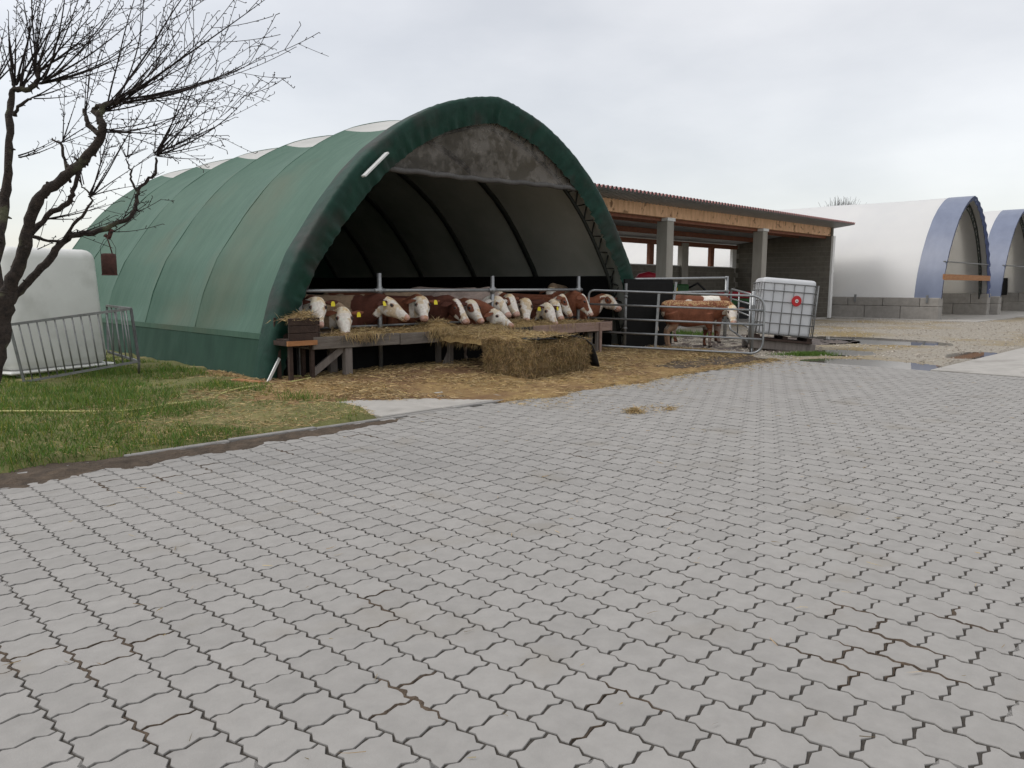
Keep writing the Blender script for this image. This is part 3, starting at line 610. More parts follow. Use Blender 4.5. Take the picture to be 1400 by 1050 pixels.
# ================================================================== WHITE TUNNEL HALLS
HT = [(.95, 4.05), (1.6, 3.95), (2.2, 3.78), (3.0, 3.42), (3.8, 2.90), (4.6, 2.22), (5.1, 1.58), (5.45, .98), (5.68, .42), (5.78, 0)]
PH_, PHN = arc_profile(HT, 24); NH = len(PH_)
def hall(cx, y0, y1, label, planks):
    e = empty('tunnel_hall', (cx, y0, 0), 0, label, 'hall', 'white tunnel halls')
    def H3(i, y, o=0): p = PH_[i] + PHN[i] * o; return (p[0], y - y0, p[1])
    yb = y0 + 1.08
    nb = 5; st = (y1 - yb) / nb
    for k in range(nb):
        a = yb + k * st
        MB().grid([[H3(i, a + st * q / 5, -.03 * (1 - (2 * q / 5 - 1) ** 2)) for q in range(6)] for i in range(NH)]).build('cover_panel', 'white_pvc', e)
    MB().grid([[H3(i, y0 + (yb - y0 + .05) * q / 4, .012 + .008 * pn(i * .6, q, 2, 1)) for q in range(5)] for i in range(NH)]).build('blue_band', 'blue_pvc', e)
    MB().grid([[H3(i, y0 - .02 + .03 * q + .025 * math.sin(i * 3.1 + q * 2), .01 - .20 * q / 3) for i in range(NH)] for q in range(4)][::-1]).build('blue_hem', 'blue_hem', e)
    MB().grid([[H3(i, y, -.14) for y in np.linspace(y0 + .1, y1 - .05, 6)] for i in range(NH)][::-1]).build('lining', 'beige_lining', e)
    b = MB(); b.v = [H3(i, y1 - .02) for i in range(NH)]; b.f = [list(range(NH))]; b.sm = [False]; b.build('end_sheet', 'beige_lining', e)
    for y in (y0 + .35, y0 + 3.4, y0 + 6.4):
        mb = MB(); 
        for o_ in (-.2, -.52): mb.tube([H3(i, y, o_) for i in range(NH)], .035, 5)
        for i in range(0, NH - 1): mb.tube([H3(i, y, -.2 if i % 2 else -.52), H3(i + 1, y, -.52 if i % 2 else -.2)], .025, 4)
        o = mb.build('truss', 'steel_dark' if y < y0 + 1 else 'beige_lining', e)
    for sg in (-1, 1):
        xa, xb = (-4.35, -3.75) if sg < 0 else (3.75, 4.35)
        k = 0; y = 0
        while y < (y1 - y0):
            ln = 1.6 if y + 1.6 < y1 - y0 else y1 - y0 - y
            if y < 16: MB().box(xa, y + .008, .0, xb, y + ln - .012, .60).build('concrete_block', 'block', e, bevel=.02)
            y += 1.6
        y = -.0
        while y < (y1 - y0):
            ln = 1.6 if y else .8
            if y < 16: MB().box(xa + .01, y + .008 + (0 if y else .0), .612, xb - .01, y + ln - .012, 1.0 if sg < 0 else 1.14).build('concrete_block', 'block', e, bevel=.02)
            y += ln
        MB().box(xa, 16, 0, xb, y1 - y0, 1.0).build('block_wall', 'block', e)
        for y in (.45, 3.6, 7.0): MB().box((xa if sg < 0 else xb) - .05, y, .78, (xa if sg < 0 else xb) + .05, y + .08, 1.12).build('anchor', 'galv', e)
    MB().tube([(-3.9, .05, 2.62), (3.9, .05, 2.62)], .03, 6).build('cross_bar', 'galv_old', e)
    mb = MB().tube([(-2.85, .5, 1.0), (-2.92, .45, 1.9), (-2.85, .4, 2.8), (-2.65, .4, 3.7)], .05, 6).ell((-2.86, .43, 2.62), (.11, .11, .11)); mb.build('pole', 'steel_dark', e)
    if planks == 'orange': MB().box(-3.9, -.02, 1.80, 3.85, .05, 2.06).build('barrier_plank', 'wood_orange', e)
    else: MB().box(-3.85, 1.4, 1.0, 3.9, 1.45, 2.02).build('barrier_sheet', 'black_board', e)
    return e
hall(42.0, 10.62, 38, 'nearer white tunnel hall with blue front band and orange plank across its mouth', 'orange')
hall(50.95, 10.3, 38, 'farther white tunnel hall with black sheet across its mouth, cut by the right picture edge', 'black')

# ================================================================== FEED TROUGH AND RAILING
trough = empty('feed_trough', (6.45, 10.8, 0), 0, 'long timber feed trough full of straw in front of the cattle', 'trough')
TO = Vector((-6.45, -10.8, 0))
for a, b_, m_ in ((6.42, 8.12, 'wood_grey'), (8.14, 10.25, 'wood_grey'), (10.27, 11.5, 'wood_grey'), (11.52, 12.85, 'wood_pink'), (12.87, 14.15, 'wood_pink')):
    o = MB().box(0, 0, 0, b_ - a, .045, .20).build('front_board', m_, trough, bevel=.006); o.location = (a - 6.45, -.0 + .01 * math.sin(a), .50 + .012 * math.sin(a * 3)); o.rotation_euler = (0, .006 * math.sin(a * 2), 0)
    o = MB().box(0, 0, 0, b_ - a, .045, .24).build('back_board', 'wood_grey', trough); o.location = (a - 6.45, .60, .50)
for k in range(4):
    for a, b_ in ((6.44, 10.2), (10.22, 14.13)): o = MB().box(0, 0, 0, b_ - a, .135, .035).build('bottom_board', 'wood_grey', trough); o.location = (a - 6.45, .05 + k * .138, .50)
o = MB().box(7.69, -.0, .5, 7.73, .64, .72).build('end_board', 'wood_pink', trough)
for x, y in ((7.1, -.01), (7.1, .5), (9.35, .0), (9.45, .52), (11.8, .05), (11.8, .5), (13.72, -.03), (13.9, .45), (14.05, .5)):
    w_ = .14 if x < 8 else .10
    o = MB().box(-w_ / 2, 0, 0, w_ / 2, w_ * .8, .50 if y > .02 else .499).build('leg', 'wood_post', trough, bevel=.008); o.location = (x - 6.45, y if y > .02 else y - .0 + .05, 0)
MB().box(7.245, -.035, .0, 7.31, -.002, .69).build('batten', 'wood_pink', trough)
MB().beam((.05, .2, .1), (.62, .12, .52), .05, .11).build('brace', 'wood_post', trough)
MB().beam((2.75, .1, .02), (3.0, .1, .5), .05, .08).build('brace', 'wood_post', trough)
# brown crate at the left end of the trough, resting on an orange plank
cra = empty('feed_crate', (6.3, 10.95, .66), 0, 'dark brown wooden crate heaped with straw at the left end of the trough', 'crate')
for k in range(3):
    MB().box(-.30, -.14, k * .12, .22, -.11, k * .12 + .112).build('board', 'wood_brown', cra, bevel=.005)
    MB().box(.222, -.14, k * .12, .25, .34, k * .12 + .112).build('board', 'wood_brown', cra, bevel=.005)
MB().box(-.30, .31, 0, .22, .34, .35).build('back_board', 'wood_brown', cra)
MB().box(-.30, -.11, 0, .22, .31, .02).build('bottom', 'wood_brown', cra)
st_ = empty('plank_stand', (6.3, 10.95, 0), 0, 'orange plank on dark posts carrying the brown crate beside the green tarpaulin', 'stand')
MB().box(-.34, -.17, .585, .18, -.13, .66).build('plank', 'wood_orange', st_)
MB().box(-.34, -.12, .585, .24, .34, .655).build('shelf', 'wood_brown', st_)
for x, y in ((-.28, -.1), (.16, .28), (-.28, .28), (.1, -.1)): MB().box(x, y, -.01, x + .06, y + .06, .585).build('leg', 'wood_brown', st_)
# straw heaped in the trough
def h_tr(X, Y):
    e = np.minimum(np.clip((Y - 10.84) / .1, 0, 1), np.clip((11.38 - Y) / .12, 0, 1)) * np.clip((X - 6.62) / .15, 0, 1) * np.clip((14.1 - X) / .15, 0, 1)
    return .56 + e * (.14 + .045 * fbm(X, Y, 2.1, 3, 2) + .025 * fbm(X, Y, 9, 5, 2) + .16 * np.exp(-((X - 9.1) / .35) ** 2) + .10 * np.exp(-((X - 11.3) / .5) ** 2) + .05 * np.exp(-((X - 7.6) / .3) ** 2))
fe, _ = field('straw_bed', 6.6, 14.12, 10.83, 11.4, .045, h_tr, 'straw_bed', cut=.5); tag(fe, 'bed of straw filling the long trough under the cattle muzzles', 'straw', kind='stuff')
n = 11000; X = 6.65 + 7.45 * nr.random(n); Y = 10.86 + .5 * nr.random(n); Z = h_tr(X[None], Y[None])[0] + .012 + .03 * nr.random(n)
lay('trough_straw', X, Y, Z, .05, .20, .006, 'loose stalks of golden straw heaped along the feed trough', .35)
def hang(name, cx, cy, cz, wx, n, lo, hi, lab, wy=.04):
    X = nr.normal(cx, wx, n); Y = nr.normal(cy, wy, n); Z = cz + .05 * nr.random(n); D = np.c_[nr.normal(0, .45, n), nr.normal(-.12, .2, n), -np.ones(n)]
    o = strands(name, np.c_[X, Y, Z], D, lo + (hi - lo) * nr.random(n) ** 1.3, .006 * (.6 + .8 * nr.random(n)), 'straw', tints(n, .6, 1.15, .15), bend=.5); tag(o, lab, 'straw'); return o
hang('hanging_straw', 9.05, 10.77, .72, .16, 420, .08, .38, 'thick wisp of straw hanging over the trough front near its middle')
hang('hanging_straw', 7.35, 10.77, .71, .22, 300, .05, .24, 'thinner fringe of straw hanging over the left trough board')
hang('hanging_straw', 10.4, 10.76, .72, .45, 420, .05, .30, 'straw spilling over the trough edge above the bale')
hang('hanging_straw', 12.5, 10.77, .71, .5, 60, .05, .24, 'few stalks hanging over the pinkish right trough board')
X = nr.normal(6.32, .13, 900); Y = nr.normal(11.0, .12, 900); lay('crate_straw', X, Y, .98 + .13 * nr.random(900) * np.exp(-((X - 6.4) / .2) ** 2), .05, .22, .006, 'straw heaped on the brown crate', .4)
# railing
rail = empty('feed_railing', (6.55, 11.45, 0), 0, 'galvanised pipe railing with upright posts along the feed trough', 'railing')
for x, top, r_ in ((8.17, 1.74, .042), (10.98, 1.72, .042), (13.73, 1.74, .042)):
    MB().tube([(x - 6.55, 0, 0), (x - 6.55, 0, top)], r_, 10).build('post', 'galv_old' if 0 else 'galv', rail)
    mb = MB().tube([(x - 6.55, 0, 1.36), (x - 6.55, 0, 1.50)], r_ + .012, 10); mb.tube([(x - 6.55 - .11, -.0, 1.43), (x - 6.55 + .11, -.0, 1.43)], .042, 8); mb.build('clamp', 'galv', rail)
MB().box(-.045, -.045, 0, .045, .045, 1.46).build('post', 'galv_old', rail)
for a, b_ in ((.05, 1.62), (1.62, 4.43), (4.43, 7.18)): MB().tube([(a, -.0, 1.43), (b_, -.0, 1.43)], .032, 10).build('rail', 'galv', rail)
MB().tube([(0.05, .06, .80), (7.2, .06, .80)], .022, 8).build('lower_rail', 'galv_old', rail)
MB().box(-.2, .10, .03, 7.5, .14, .62).build('shade_board', 'black_board', rail)  # black sheet added to stand in for the deep shade under the trough
pp = empty('gate_pipe', (6.33, 11.42, 0), 0, 'short galvanised pipe with collar standing beside the green tarpaulin hem', 'pipe')
MB().tube([(0, 0, 0), (0, 0, 1.45)], .045, 8).build('pipe', 'galv', pp); MB().tube([(0, 0, 1.0), (0, 0, 1.05)], .06, 8).build('collar', 'galv', pp)
for z in (1.2, 1.28, 1.36): MB().tube([(.02, .1, z), (.2, .1, z)], .012, 6).build('chain_bar', 'galv_old', pp)

# ---- bale
bale = empty('hay_bale', (9.72, 9.02, 0), 0, 'large square bale of brown hay standing open before the trough', 'bale')
def bale_mesh():
    bm_ = bmesh.new(); bmesh.ops.create_cube(bm_, size=1); bmesh.ops.subdivide_edges(bm_, edges=bm_.edges[:], cuts=14, use_grid_fill=True)
    for v in bm_.verts:
        p = Vector((v.co.x * 1.42, v.co.y * 1.20, (v.co.z + .5) * .60)); d = Vector((v.co.x, v.co.y, 0))
        n_ = .05 * noise.noise(p * 2.3) + .03 * noise.noise(p * 7) + .015 * noise.noise(p * 19)
        v.co = p + d * n_ * 1.6 + Vector((0, 0, n_ * .5 if v.co.z > 0 else 0)); 
        if v.co.x > .5 and p.y < 0: v.co.x -= .10 * (p.z / .6)
    me = bpy.data.meshes.new('hay'); bm_.to_mesh(me); bm_.free(); return me
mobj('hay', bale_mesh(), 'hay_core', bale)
n = 15000; fc = nr.integers(0, 3, n); a = nr.random(n) - .5; z = nr.random(n) * .60; X = np.where(fc == 0, a * 1.4, np.where(fc == 1, -.71, a * 1.4)); Y = np.where(fc == 0, -.60, np.where(fc == 1, a * 1.18, a * 0 + (nr.random(n) - .5) * 1.18)); Z = np.where(fc == 2, .60, z)
nrm = np.where((fc == 0)[:, None], np.array([[0, -1, 0.]]), np.where((fc == 1)[:, None], np.array([[-1., 0, 0]]), np.array([[0, 0, 1.]])))
D = nrm * (.05 + .15 * nr.random((n, 1))) + np.c_[nr.normal(0, .5, n), nr.normal(0, .5, n), nr.normal(-.35, .8, n)] * (1 - np.abs(nrm)); wv = .03 * np.sin(X * 9) * np.cos(Z * 13)
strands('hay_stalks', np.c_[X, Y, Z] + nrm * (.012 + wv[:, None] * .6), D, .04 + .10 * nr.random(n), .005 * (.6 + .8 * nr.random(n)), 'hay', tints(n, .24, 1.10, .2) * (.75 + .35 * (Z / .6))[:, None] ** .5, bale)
n = 2600; X = nr.uniform(-.75, .55, n); Y = nr.uniform(-.62, 1.7, n); X = X + .0 * Y; kp = X < .65 - .25 * np.abs(Y); X, Y = X[kp], Y[kp]
hz_ = .60 + .10 * np.exp(-((X + .2) / .5) ** 2) + np.clip((Y - .5) * .02, 0, 1)
o = strands('loose_straw', np.c_[X, Y, hz_ + .02 * nr.random(len(X))], np.c_[nr.normal(0, 1, len(X)), nr.normal(0, 1, len(X)), nr.normal(0, .3, len(X))], .05 + .15 * nr.random(len(X)), np.full(len(X), .006), 'straw', tints(len(X), .6, 1.2, .15), bale)
# mound bridging bale and trough
def h_m(X, Y): return .52 + .17 * np.clip(1 - ((X - 9.75) / .75) ** 2, 0, 1) ** .5 * np.clip((11.0 - Y) / .2, 0, 1) + .03 * fbm(X, Y, 5, 3, 2)
mo, _ = field('straw_mound', 9.0, 10.5, 8.55, 10.95, .06, h_m, 'straw_bed', cut=.53); tag(mo, 'heap of loose straw lying across bale and trough edge', 'straw', kind='stuff')
n = 5200; X = nr.uniform(9.1, 10.42, n); Y = nr.uniform(8.62, 10.93, n); Z = h_m(X[None], Y[None])[0]; kp = Z > .53; X, Y, Z = X[kp], Y[kp], Z[kp]
lay('mound_straw', X, Y, Z + .01 + .02 * nr.random(len(X)), .05, .18, .0065, 'loose golden stalks on top of the straw heap bridging bale and trough', .3)
X = nr.normal(9.13, .035, 900); Y = nr.uniform(9.5, 10.8, 900); D = np.c_[nr.normal(-.25, .25, 900), nr.normal(0, .3, 900), -np.ones(900)]
tag(strands('hanging_straw', np.c_[X, Y, .60 + .06 * nr.random(900)], D, .06 + .22 * nr.random(900) ** 1.5, np.full(900, .006), 'straw', tints(900, .5, 1.15, .15), bend=.4), 'ragged fringe of straw hanging off the left side of the heap behind the bale', 'straw')
# black rubber mat over the right end of the bale
P_ = []
for i in range(13):
    f = i / 12; row_ = []
    for j in range(9):
        y = 8.36 + 1.22 * j / 8
        pts_ = [(9.55, .665), (10.0, .665), (10.28, .63), (10.45, .52), (10.54, .34), (10.62, .13)]
        q = f * 5; k = min(4, int(q)); x = pts_[k][0] + (pts_[k + 1][0] - pts_[k][0]) * (q - k); z = pts_[k][1] + (pts_[k + 1][1] - pts_[k][1]) * (q - k)
        row_.append((x + .03 * pn(x, y, 0, 2), y + (.10 * (1 - f) ** 2 if j == 0 else 0), z + .035 * math.sin(y * 5 + x * 3) * (1 - .5 * f)))
    P_.append(row_)
o = MB().grid(P_).build('rubber_mat', 'black_rubber'); solid(o, .018); tag(o, 'black rubber mat draped over the right end of the hay bale', 'mat')
o = MB().grid([[(9.05 + .5 * i / 4 , 8.40 + .05 * j + .0 * i, .655 + .012 * math.sin(i + j)) for j in range(8)] for i in range(5)]).build('cover_strip', 'black_rubber'); solid(o, .015); tag(o, 'narrow black sheet strip along the front top edge of the bale', 'sheet')

# ================================================================== GATES
def bez(p0, p1, p2, n=6): return [tuple((1 - t) ** 2 * Vector(p0) + 2 * t * (1 - t) * Vector(p1) + t * t * Vector(p2)) for t in [i / n for i in range(n + 1)]]
GA = Vector((13.86, 11.25, 0)); GE = onZ(1042, 487, 0); GE.z = 0
gd = (GE - GA); gl = gd.length; ga = math.atan2(gd.y, gd.x)
gate = empty('pen_gate', GA, ga, 'long five-bar galvanised tube gate closing the cattle pen', 'gate')
def droop(x, z): return z - .105 * x / gl
zt, zbm = 1.42, .16
loop = [(.12, 0, droop(.12, zbm))] + bez((gl - .28, 0, droop(gl, zbm)), (gl, 0, droop(gl, zbm)), (gl, 0, droop(gl, zbm + .28))) + bez((gl, 0, droop(gl, zt - .3)), (gl, 0, droop(gl, zt)), (gl - .3, 0, droop(gl, zt))) + [(.14, 0, droop(.14, zt))] + bez((.14, 0, droop(0, zt)), (0, 0, droop(0, zt)), (0, 0, droop(0, zt - .14)), 4) + [(0, 0, droop(0, zbm + .12))] + bez((0, 0, droop(0, zbm + .12)), (0, 0, droop(0, zbm)), (.12, 0, droop(0, zbm)), 4)
MB().tube(loop, .026, 8, cap=False).build('frame', 'galv', gate)
for k in (1, 2, 3): z = zbm + (zt - zbm) * k / 4; MB().tube([(0.0, 0, droop(0, z)), (gl, 0, droop(gl, z))], .0225, 8).build('bar', 'galv', gate)
for f in (.40,): x = gl * f; MB().beam((x, .0, droop(x, zbm)), (x + .05, .0, droop(x, zt)), .02, .055).build('strut', 'galv', gate)
gp = onZ(1027, 486, 0); x = (gp - GA).length
post = empty('gate_post', (gp.x, gp.y, 0), ga, 'galvanised gate post with latch at the free end of the pen gate', 'post')
MB().tube([(0, .07, 0), (0, .07, 1.42)], .042, 10).build('post', 'galv', post)
for z in (1.02,): MB().box(-.05, -.0, z, .05, .12, z + .09).build('latch', 'galv_old', post)
MB().tube([(0, .02, 0.15), (.02, 0, -.03)], .014, 6).build('drop_bolt', 'galv', post)
hp = empty('hinge_post', (14.85, 10.93, 0), 0, 'slim galvanised post between the feeding gate and the black sheeting', 'post')
MB().tube([(0, 0, 0), (0, 0, 1.58)], .035, 8).build('post', 'galv_old', hp)
for z in (.5, 1.25, 1.33): MB().tube([(0, 0, z), (0, 0, z + .04)], .05, 8).build('collar', 'galv_old', hp)
# black sheeting panel and upper rails
bp = empty('black_panel', (14.95, 11.0, 0), 0, 'black plastic sheeting panel beside the barn mouth behind the pen gate', 'panel')
MB().box(0, 0, .0, 2.02, .03, 1.60).build('sheet', 'black_board', bp, bevel=.005)
MB().box(-.0, .032, 1.55, 2.05, .08, 1.68).build('edge', 'black_board', bp)
MB().beam((2.05, .02, .9), (2.18, .02, 1.62), .04, .05).build('stay', 'galv', bp)
PX_ = onY(993, 400, 11.3)
ur = empty('upper_rail_fence', (PX_.x, 11.3, 0), 0, 'pipe fence of two high rails ending at the tall post behind the calf', 'fence')
MB().tube([(0, 0, 0), (0, 0, 1.80)], .05, 10).build('post', 'galv', ur)
MB().tube([(onY(868, 381, 11.3).x - PX_.x, 0, 1.68), (0, 0, 1.755)], .032, 8).build('rail', 'galv', ur)
MB().tube([(onY(918, 398, 11.3).x - PX_.x, .0, 1.35), (0, 0, 1.37)], .028, 8).build('rail', 'galv', ur)
MB().ell((.02, 0, 1.36), (.09, .07, .08)).build('coupling', 'galv_old', ur)
# second gate from the tall post towards the tank
A2 = Vector((PX_.x + .05, 11.18, 0)); E2_ = onZ(1024, 480, 0); d2 = E2_ - A2; l2 = d2.length
g2 = empty('side_gate', A2, math.atan2(d2.y, d2.x), 'galvanised side gate seen end-on between tall post and tank', 'gate')
mb = MB(); lp = bez((.25, 0, 1.43), (0, 0, 1.43), (0, 0, 1.2)) + bez((0, 0, .55), (0, 0, .3), (.25, 0, .28)) + [(l2 - .1, 0, .2), (l2 - .1, 0, 1.33), (.25, 0, 1.43)]
mb.tube(lp, .027, 8); mb.build('frame', 'galv', g2)
for z in (.6, .88, 1.16): MB().tube([(0.02, 0, z), (l2 - .1, 0, z - .06)], .02, 8).build('bar', 'galv', g2)
MB().tube([(l2 * .45, 0, .26), (l2 * .45, 0, 1.4)], .02, 6).build('strut', 'galv', g2)

# ================================================================== WATER TANK
ti = empty('water_tank', onZ(1062, 481) + (onZ(1062, 440) - onZ(1062, 481)).normalized() * .68, 0, 'white caged plastic liquid tank with red cap leaning slightly on timber', 'tank')
ti.rotation_euler = (R(-1.5), R(4.6), -HEAD + R(-7)); ti.location.z = .0; ti.scale = (1.10, 1.10, 1.26)
for y in (-.42, .36): MB().box(-.68, y, .0, .70, y + .13, .17).build('timber', 'wood_post', ti, bevel=.012)
MB().box(-.60, -.5, .172, .60, .5, .21).build('pallet_board', 'wood_brown', ti)
for x in (-.58, 0, .5): MB().box(x, -.45, .212, x + .1, .45, .27).build('pallet_block', 'wood_brown', ti)
b = MB().box(-.555, -.455, .28, .555, .455, 1.34).build('tank', 'ibc_white', ti); bm_ = bmesh.new(); bm_.from_mesh(b.data); bmesh.ops.bevel(bm_, geom=bm_.edges[:], offset=.09, segments=4, affect='EDGES', profile=.6); bm_.to_mesh(b.data); bm_.free(); b.data.polygons.foreach_set('use_smooth', [True] * len(b.data.polygons))
mb = MB(); cx_, cy_ = .59, .485
for z in (.30, .50, .70, .90, 1.10, 1.24): mb.tube([(-cx_, -cy_, z), (cx_, -cy_, z), (cx_, cy_, z), (-cx_, cy_, z), (-cx_, -cy_, z)], .010, 6)
for k in range(6): x = -.52 + k * .208; [mb.tube([(x, s_, .28), (x, s_, 1.25)], .009, 6) for s_ in (-cy_ + .012, cy_ - .012)]
for k in range(5): y = -.4 + k * .2; [mb.tube([(s_, y, .28), (s_, y, 1.25)], .009, 6) for s_ in (-cx_ + .012, cx_ - .012)]
for x in (-cx_, cx_): mb.tube([(x, -cy_, .28), (x, -cy_, 1.25)], .014, 6)
mb.build('cage', 'galv_old', ti)
rc = MB().tube([(.17, -.47, .94), (.17, -.515, .94)], .098, 24).build('cap', 'red_plastic', ti); MB().tube([(.17, -.516, .94), (.17, -.53, .94)], .034, 16).build('cap_ring', 'white_plastic', rc); MB().tube([(.17, -.531, .94), (.17, -.537, .94)], .012, 12).build('plug', 'hutch_dark', rc)

# ================================================================== CALF HUTCH AND ITS PEN
def D3(u, v, D): return onD(u, v, D)
hb = onZ(18, 522); hr_ = onZ(150, 507)
ax = (hr_ - hb); ang = math.atan2(ax.y, ax.x)
hut = empty('calf_hutch', (hb.x, hb.y, 0), ang, 'white moulded plastic calf hutch with rounded edges beside the tree', 'hutch')
W_ = ax.length + .06
def taper(o, tx=.10, ty=.06):
    for v in o.data.vertices:
        f = v.co.z / 2.1; v.co.x = W_ / 2 + (v.co.x - W_ / 2) * (1 - tx * f); v.co.y = 1.2 + (v.co.y - 1.2) * (1 - ty * f)
b = MB().box(0, 0, .14, W_, 2.4, 2.12).build('shell', 'hutch_white', hut); taper(b); bm_ = bmesh.new(); bm_.from_mesh(b.data); bmesh.ops.bevel(bm_, geom=bm_.edges[:], offset=.17, segments=5, affect='EDGES', profile=.5); bm_.to_mesh(b.data); bm_.free(); b.data.polygons.foreach_set('use_smooth', [True] * len(b.data.polygons))
MB().box(-.05, -.05, .10, W_ + .05, 2.45, .15).build('base_flange', 'hutch_white', hut, bevel=.02)
MB().beam((.25, .115, 1.62), (1.0, .055, .85), .015, .035, Vector((0, 1, 0))).build('rib', 'hutch_white', hut)
for x in (.2, W_ - .25): MB().tube([(x, .1, 0), (x, .1, .14)], .08, 10).build('foot', 'hutch_white', hut)
sh_ = MB().box(-1.5, .9, .02, -.45, 2.4, 1.75).build('hutch_shell', 'hutch_white'); sh_.parent = None; sh_.matrix_world = hut.matrix_world.copy() if 0 else Matrix.Translation((hb.x, hb.y, 0)) @ Matrix.Rotation(ang, 4, 'Z') @ Matrix.Translation((-.3, 0.4, 0))
bm_ = bmesh.new(); bm_.from_mesh(sh_.data); bmesh.ops.bevel(bm_, geom=bm_.edges[:], offset=.12, segments=3, affect='EDGES', profile=.5); bm_.to_mesh(sh_.data); bm_.free(); sh_.data.polygons.foreach_set('use_smooth', [True] * len(sh_.data.polygons))
sh_.name = 'calf_hutch'; tag(sh_, 'second white calf hutch half cut off by the left picture edge behind the trunk', 'hutch')
# pen: hurdle in front, tilted
pen = empty('hutch_pen', (0, 0, 0), 0, 'grey steel hurdle pen tipped up against the calf hutch', 'pen')
pa = onZ(33, 523, .05); pa = onD(33, 522, 11.75); pb = onD(190, 494, 12.2); qa = onD(13, 444, 11.6); qb = onD(179, 422, 12.2)
pc = onD(148, 481, 13.7); qc = onD(146, 418, 13.9)
pen.location = pa; O_ = -pa
def quadframe(name, p0, p1, p2, p3, nb):
    P0, P1, P2, P3 = [p + O_ for p in (p0, p1, p2, p3)]
    mb = MB(); mb.beam(P0, P1, .035, .035); mb.beam(P1, P2, .035, .035); mb.beam(P3, P2, .035, .04); mb.beam(P0, P3, .035, .035); f_ = mb.build(name, 'galv_old', pen)
    for k in range(1, nb): f = k / nb; MB().tube([P0.lerp(P1, f), P3.lerp(P2, f)], .011, 6).build('bar', 'galv_old', f_)
quadframe('front_hurdle', pa, pb, qb, qa, 14)
quadframe('side_hurdle', pb, pc, qc, qb, 5)
MB().tube([pb + O_, onD(190, 510, 12.35) + O_], .02, 6).build('stake', 'galv_old', pen)

# ================================================================== CATTLE
def spow(c, e): return math.copysign(abs(c) ** e, c)
def loft(mb, st, n=16):
    """st: (centre, tangent, up hint, half height, half width, exponent)"""
    b = len(mb.v)
    for c, t_, u, hh, hw, e in st:
        t_ = t_.normalized(); l_ = u.cross(t_).normalized(); nn = t_.cross(l_)
        for k in range(n):
            a = 2 * math.pi * k / n; mb.v.append(tuple(c + l_ * (hw * spow(math.cos(a), 2 / e)) + nn * (hh * spow(math.sin(a), 2 / e))))
    for i in range(len(st) - 1):
        for k in range(n):
            k2 = (k + 1) % n; mb.f.append([b + i * n + k, b + i * n + k2, b + (i + 1) * n + k2, b + (i + 1) * n + k]); mb.sm.append(True)
    mb.f.append([b + k for k in range(n)][::-1]); mb.f.append([b + (len(st) - 1) * n + k for k in range(n)]); mb.sm += [True, True]
BROWN, DARK, TAN, CREAM, PINK = (.22, .080, .042), (.095, .032, .020), (.36, .26, .175), (.86, .80, .72), (.62, .40, .33)
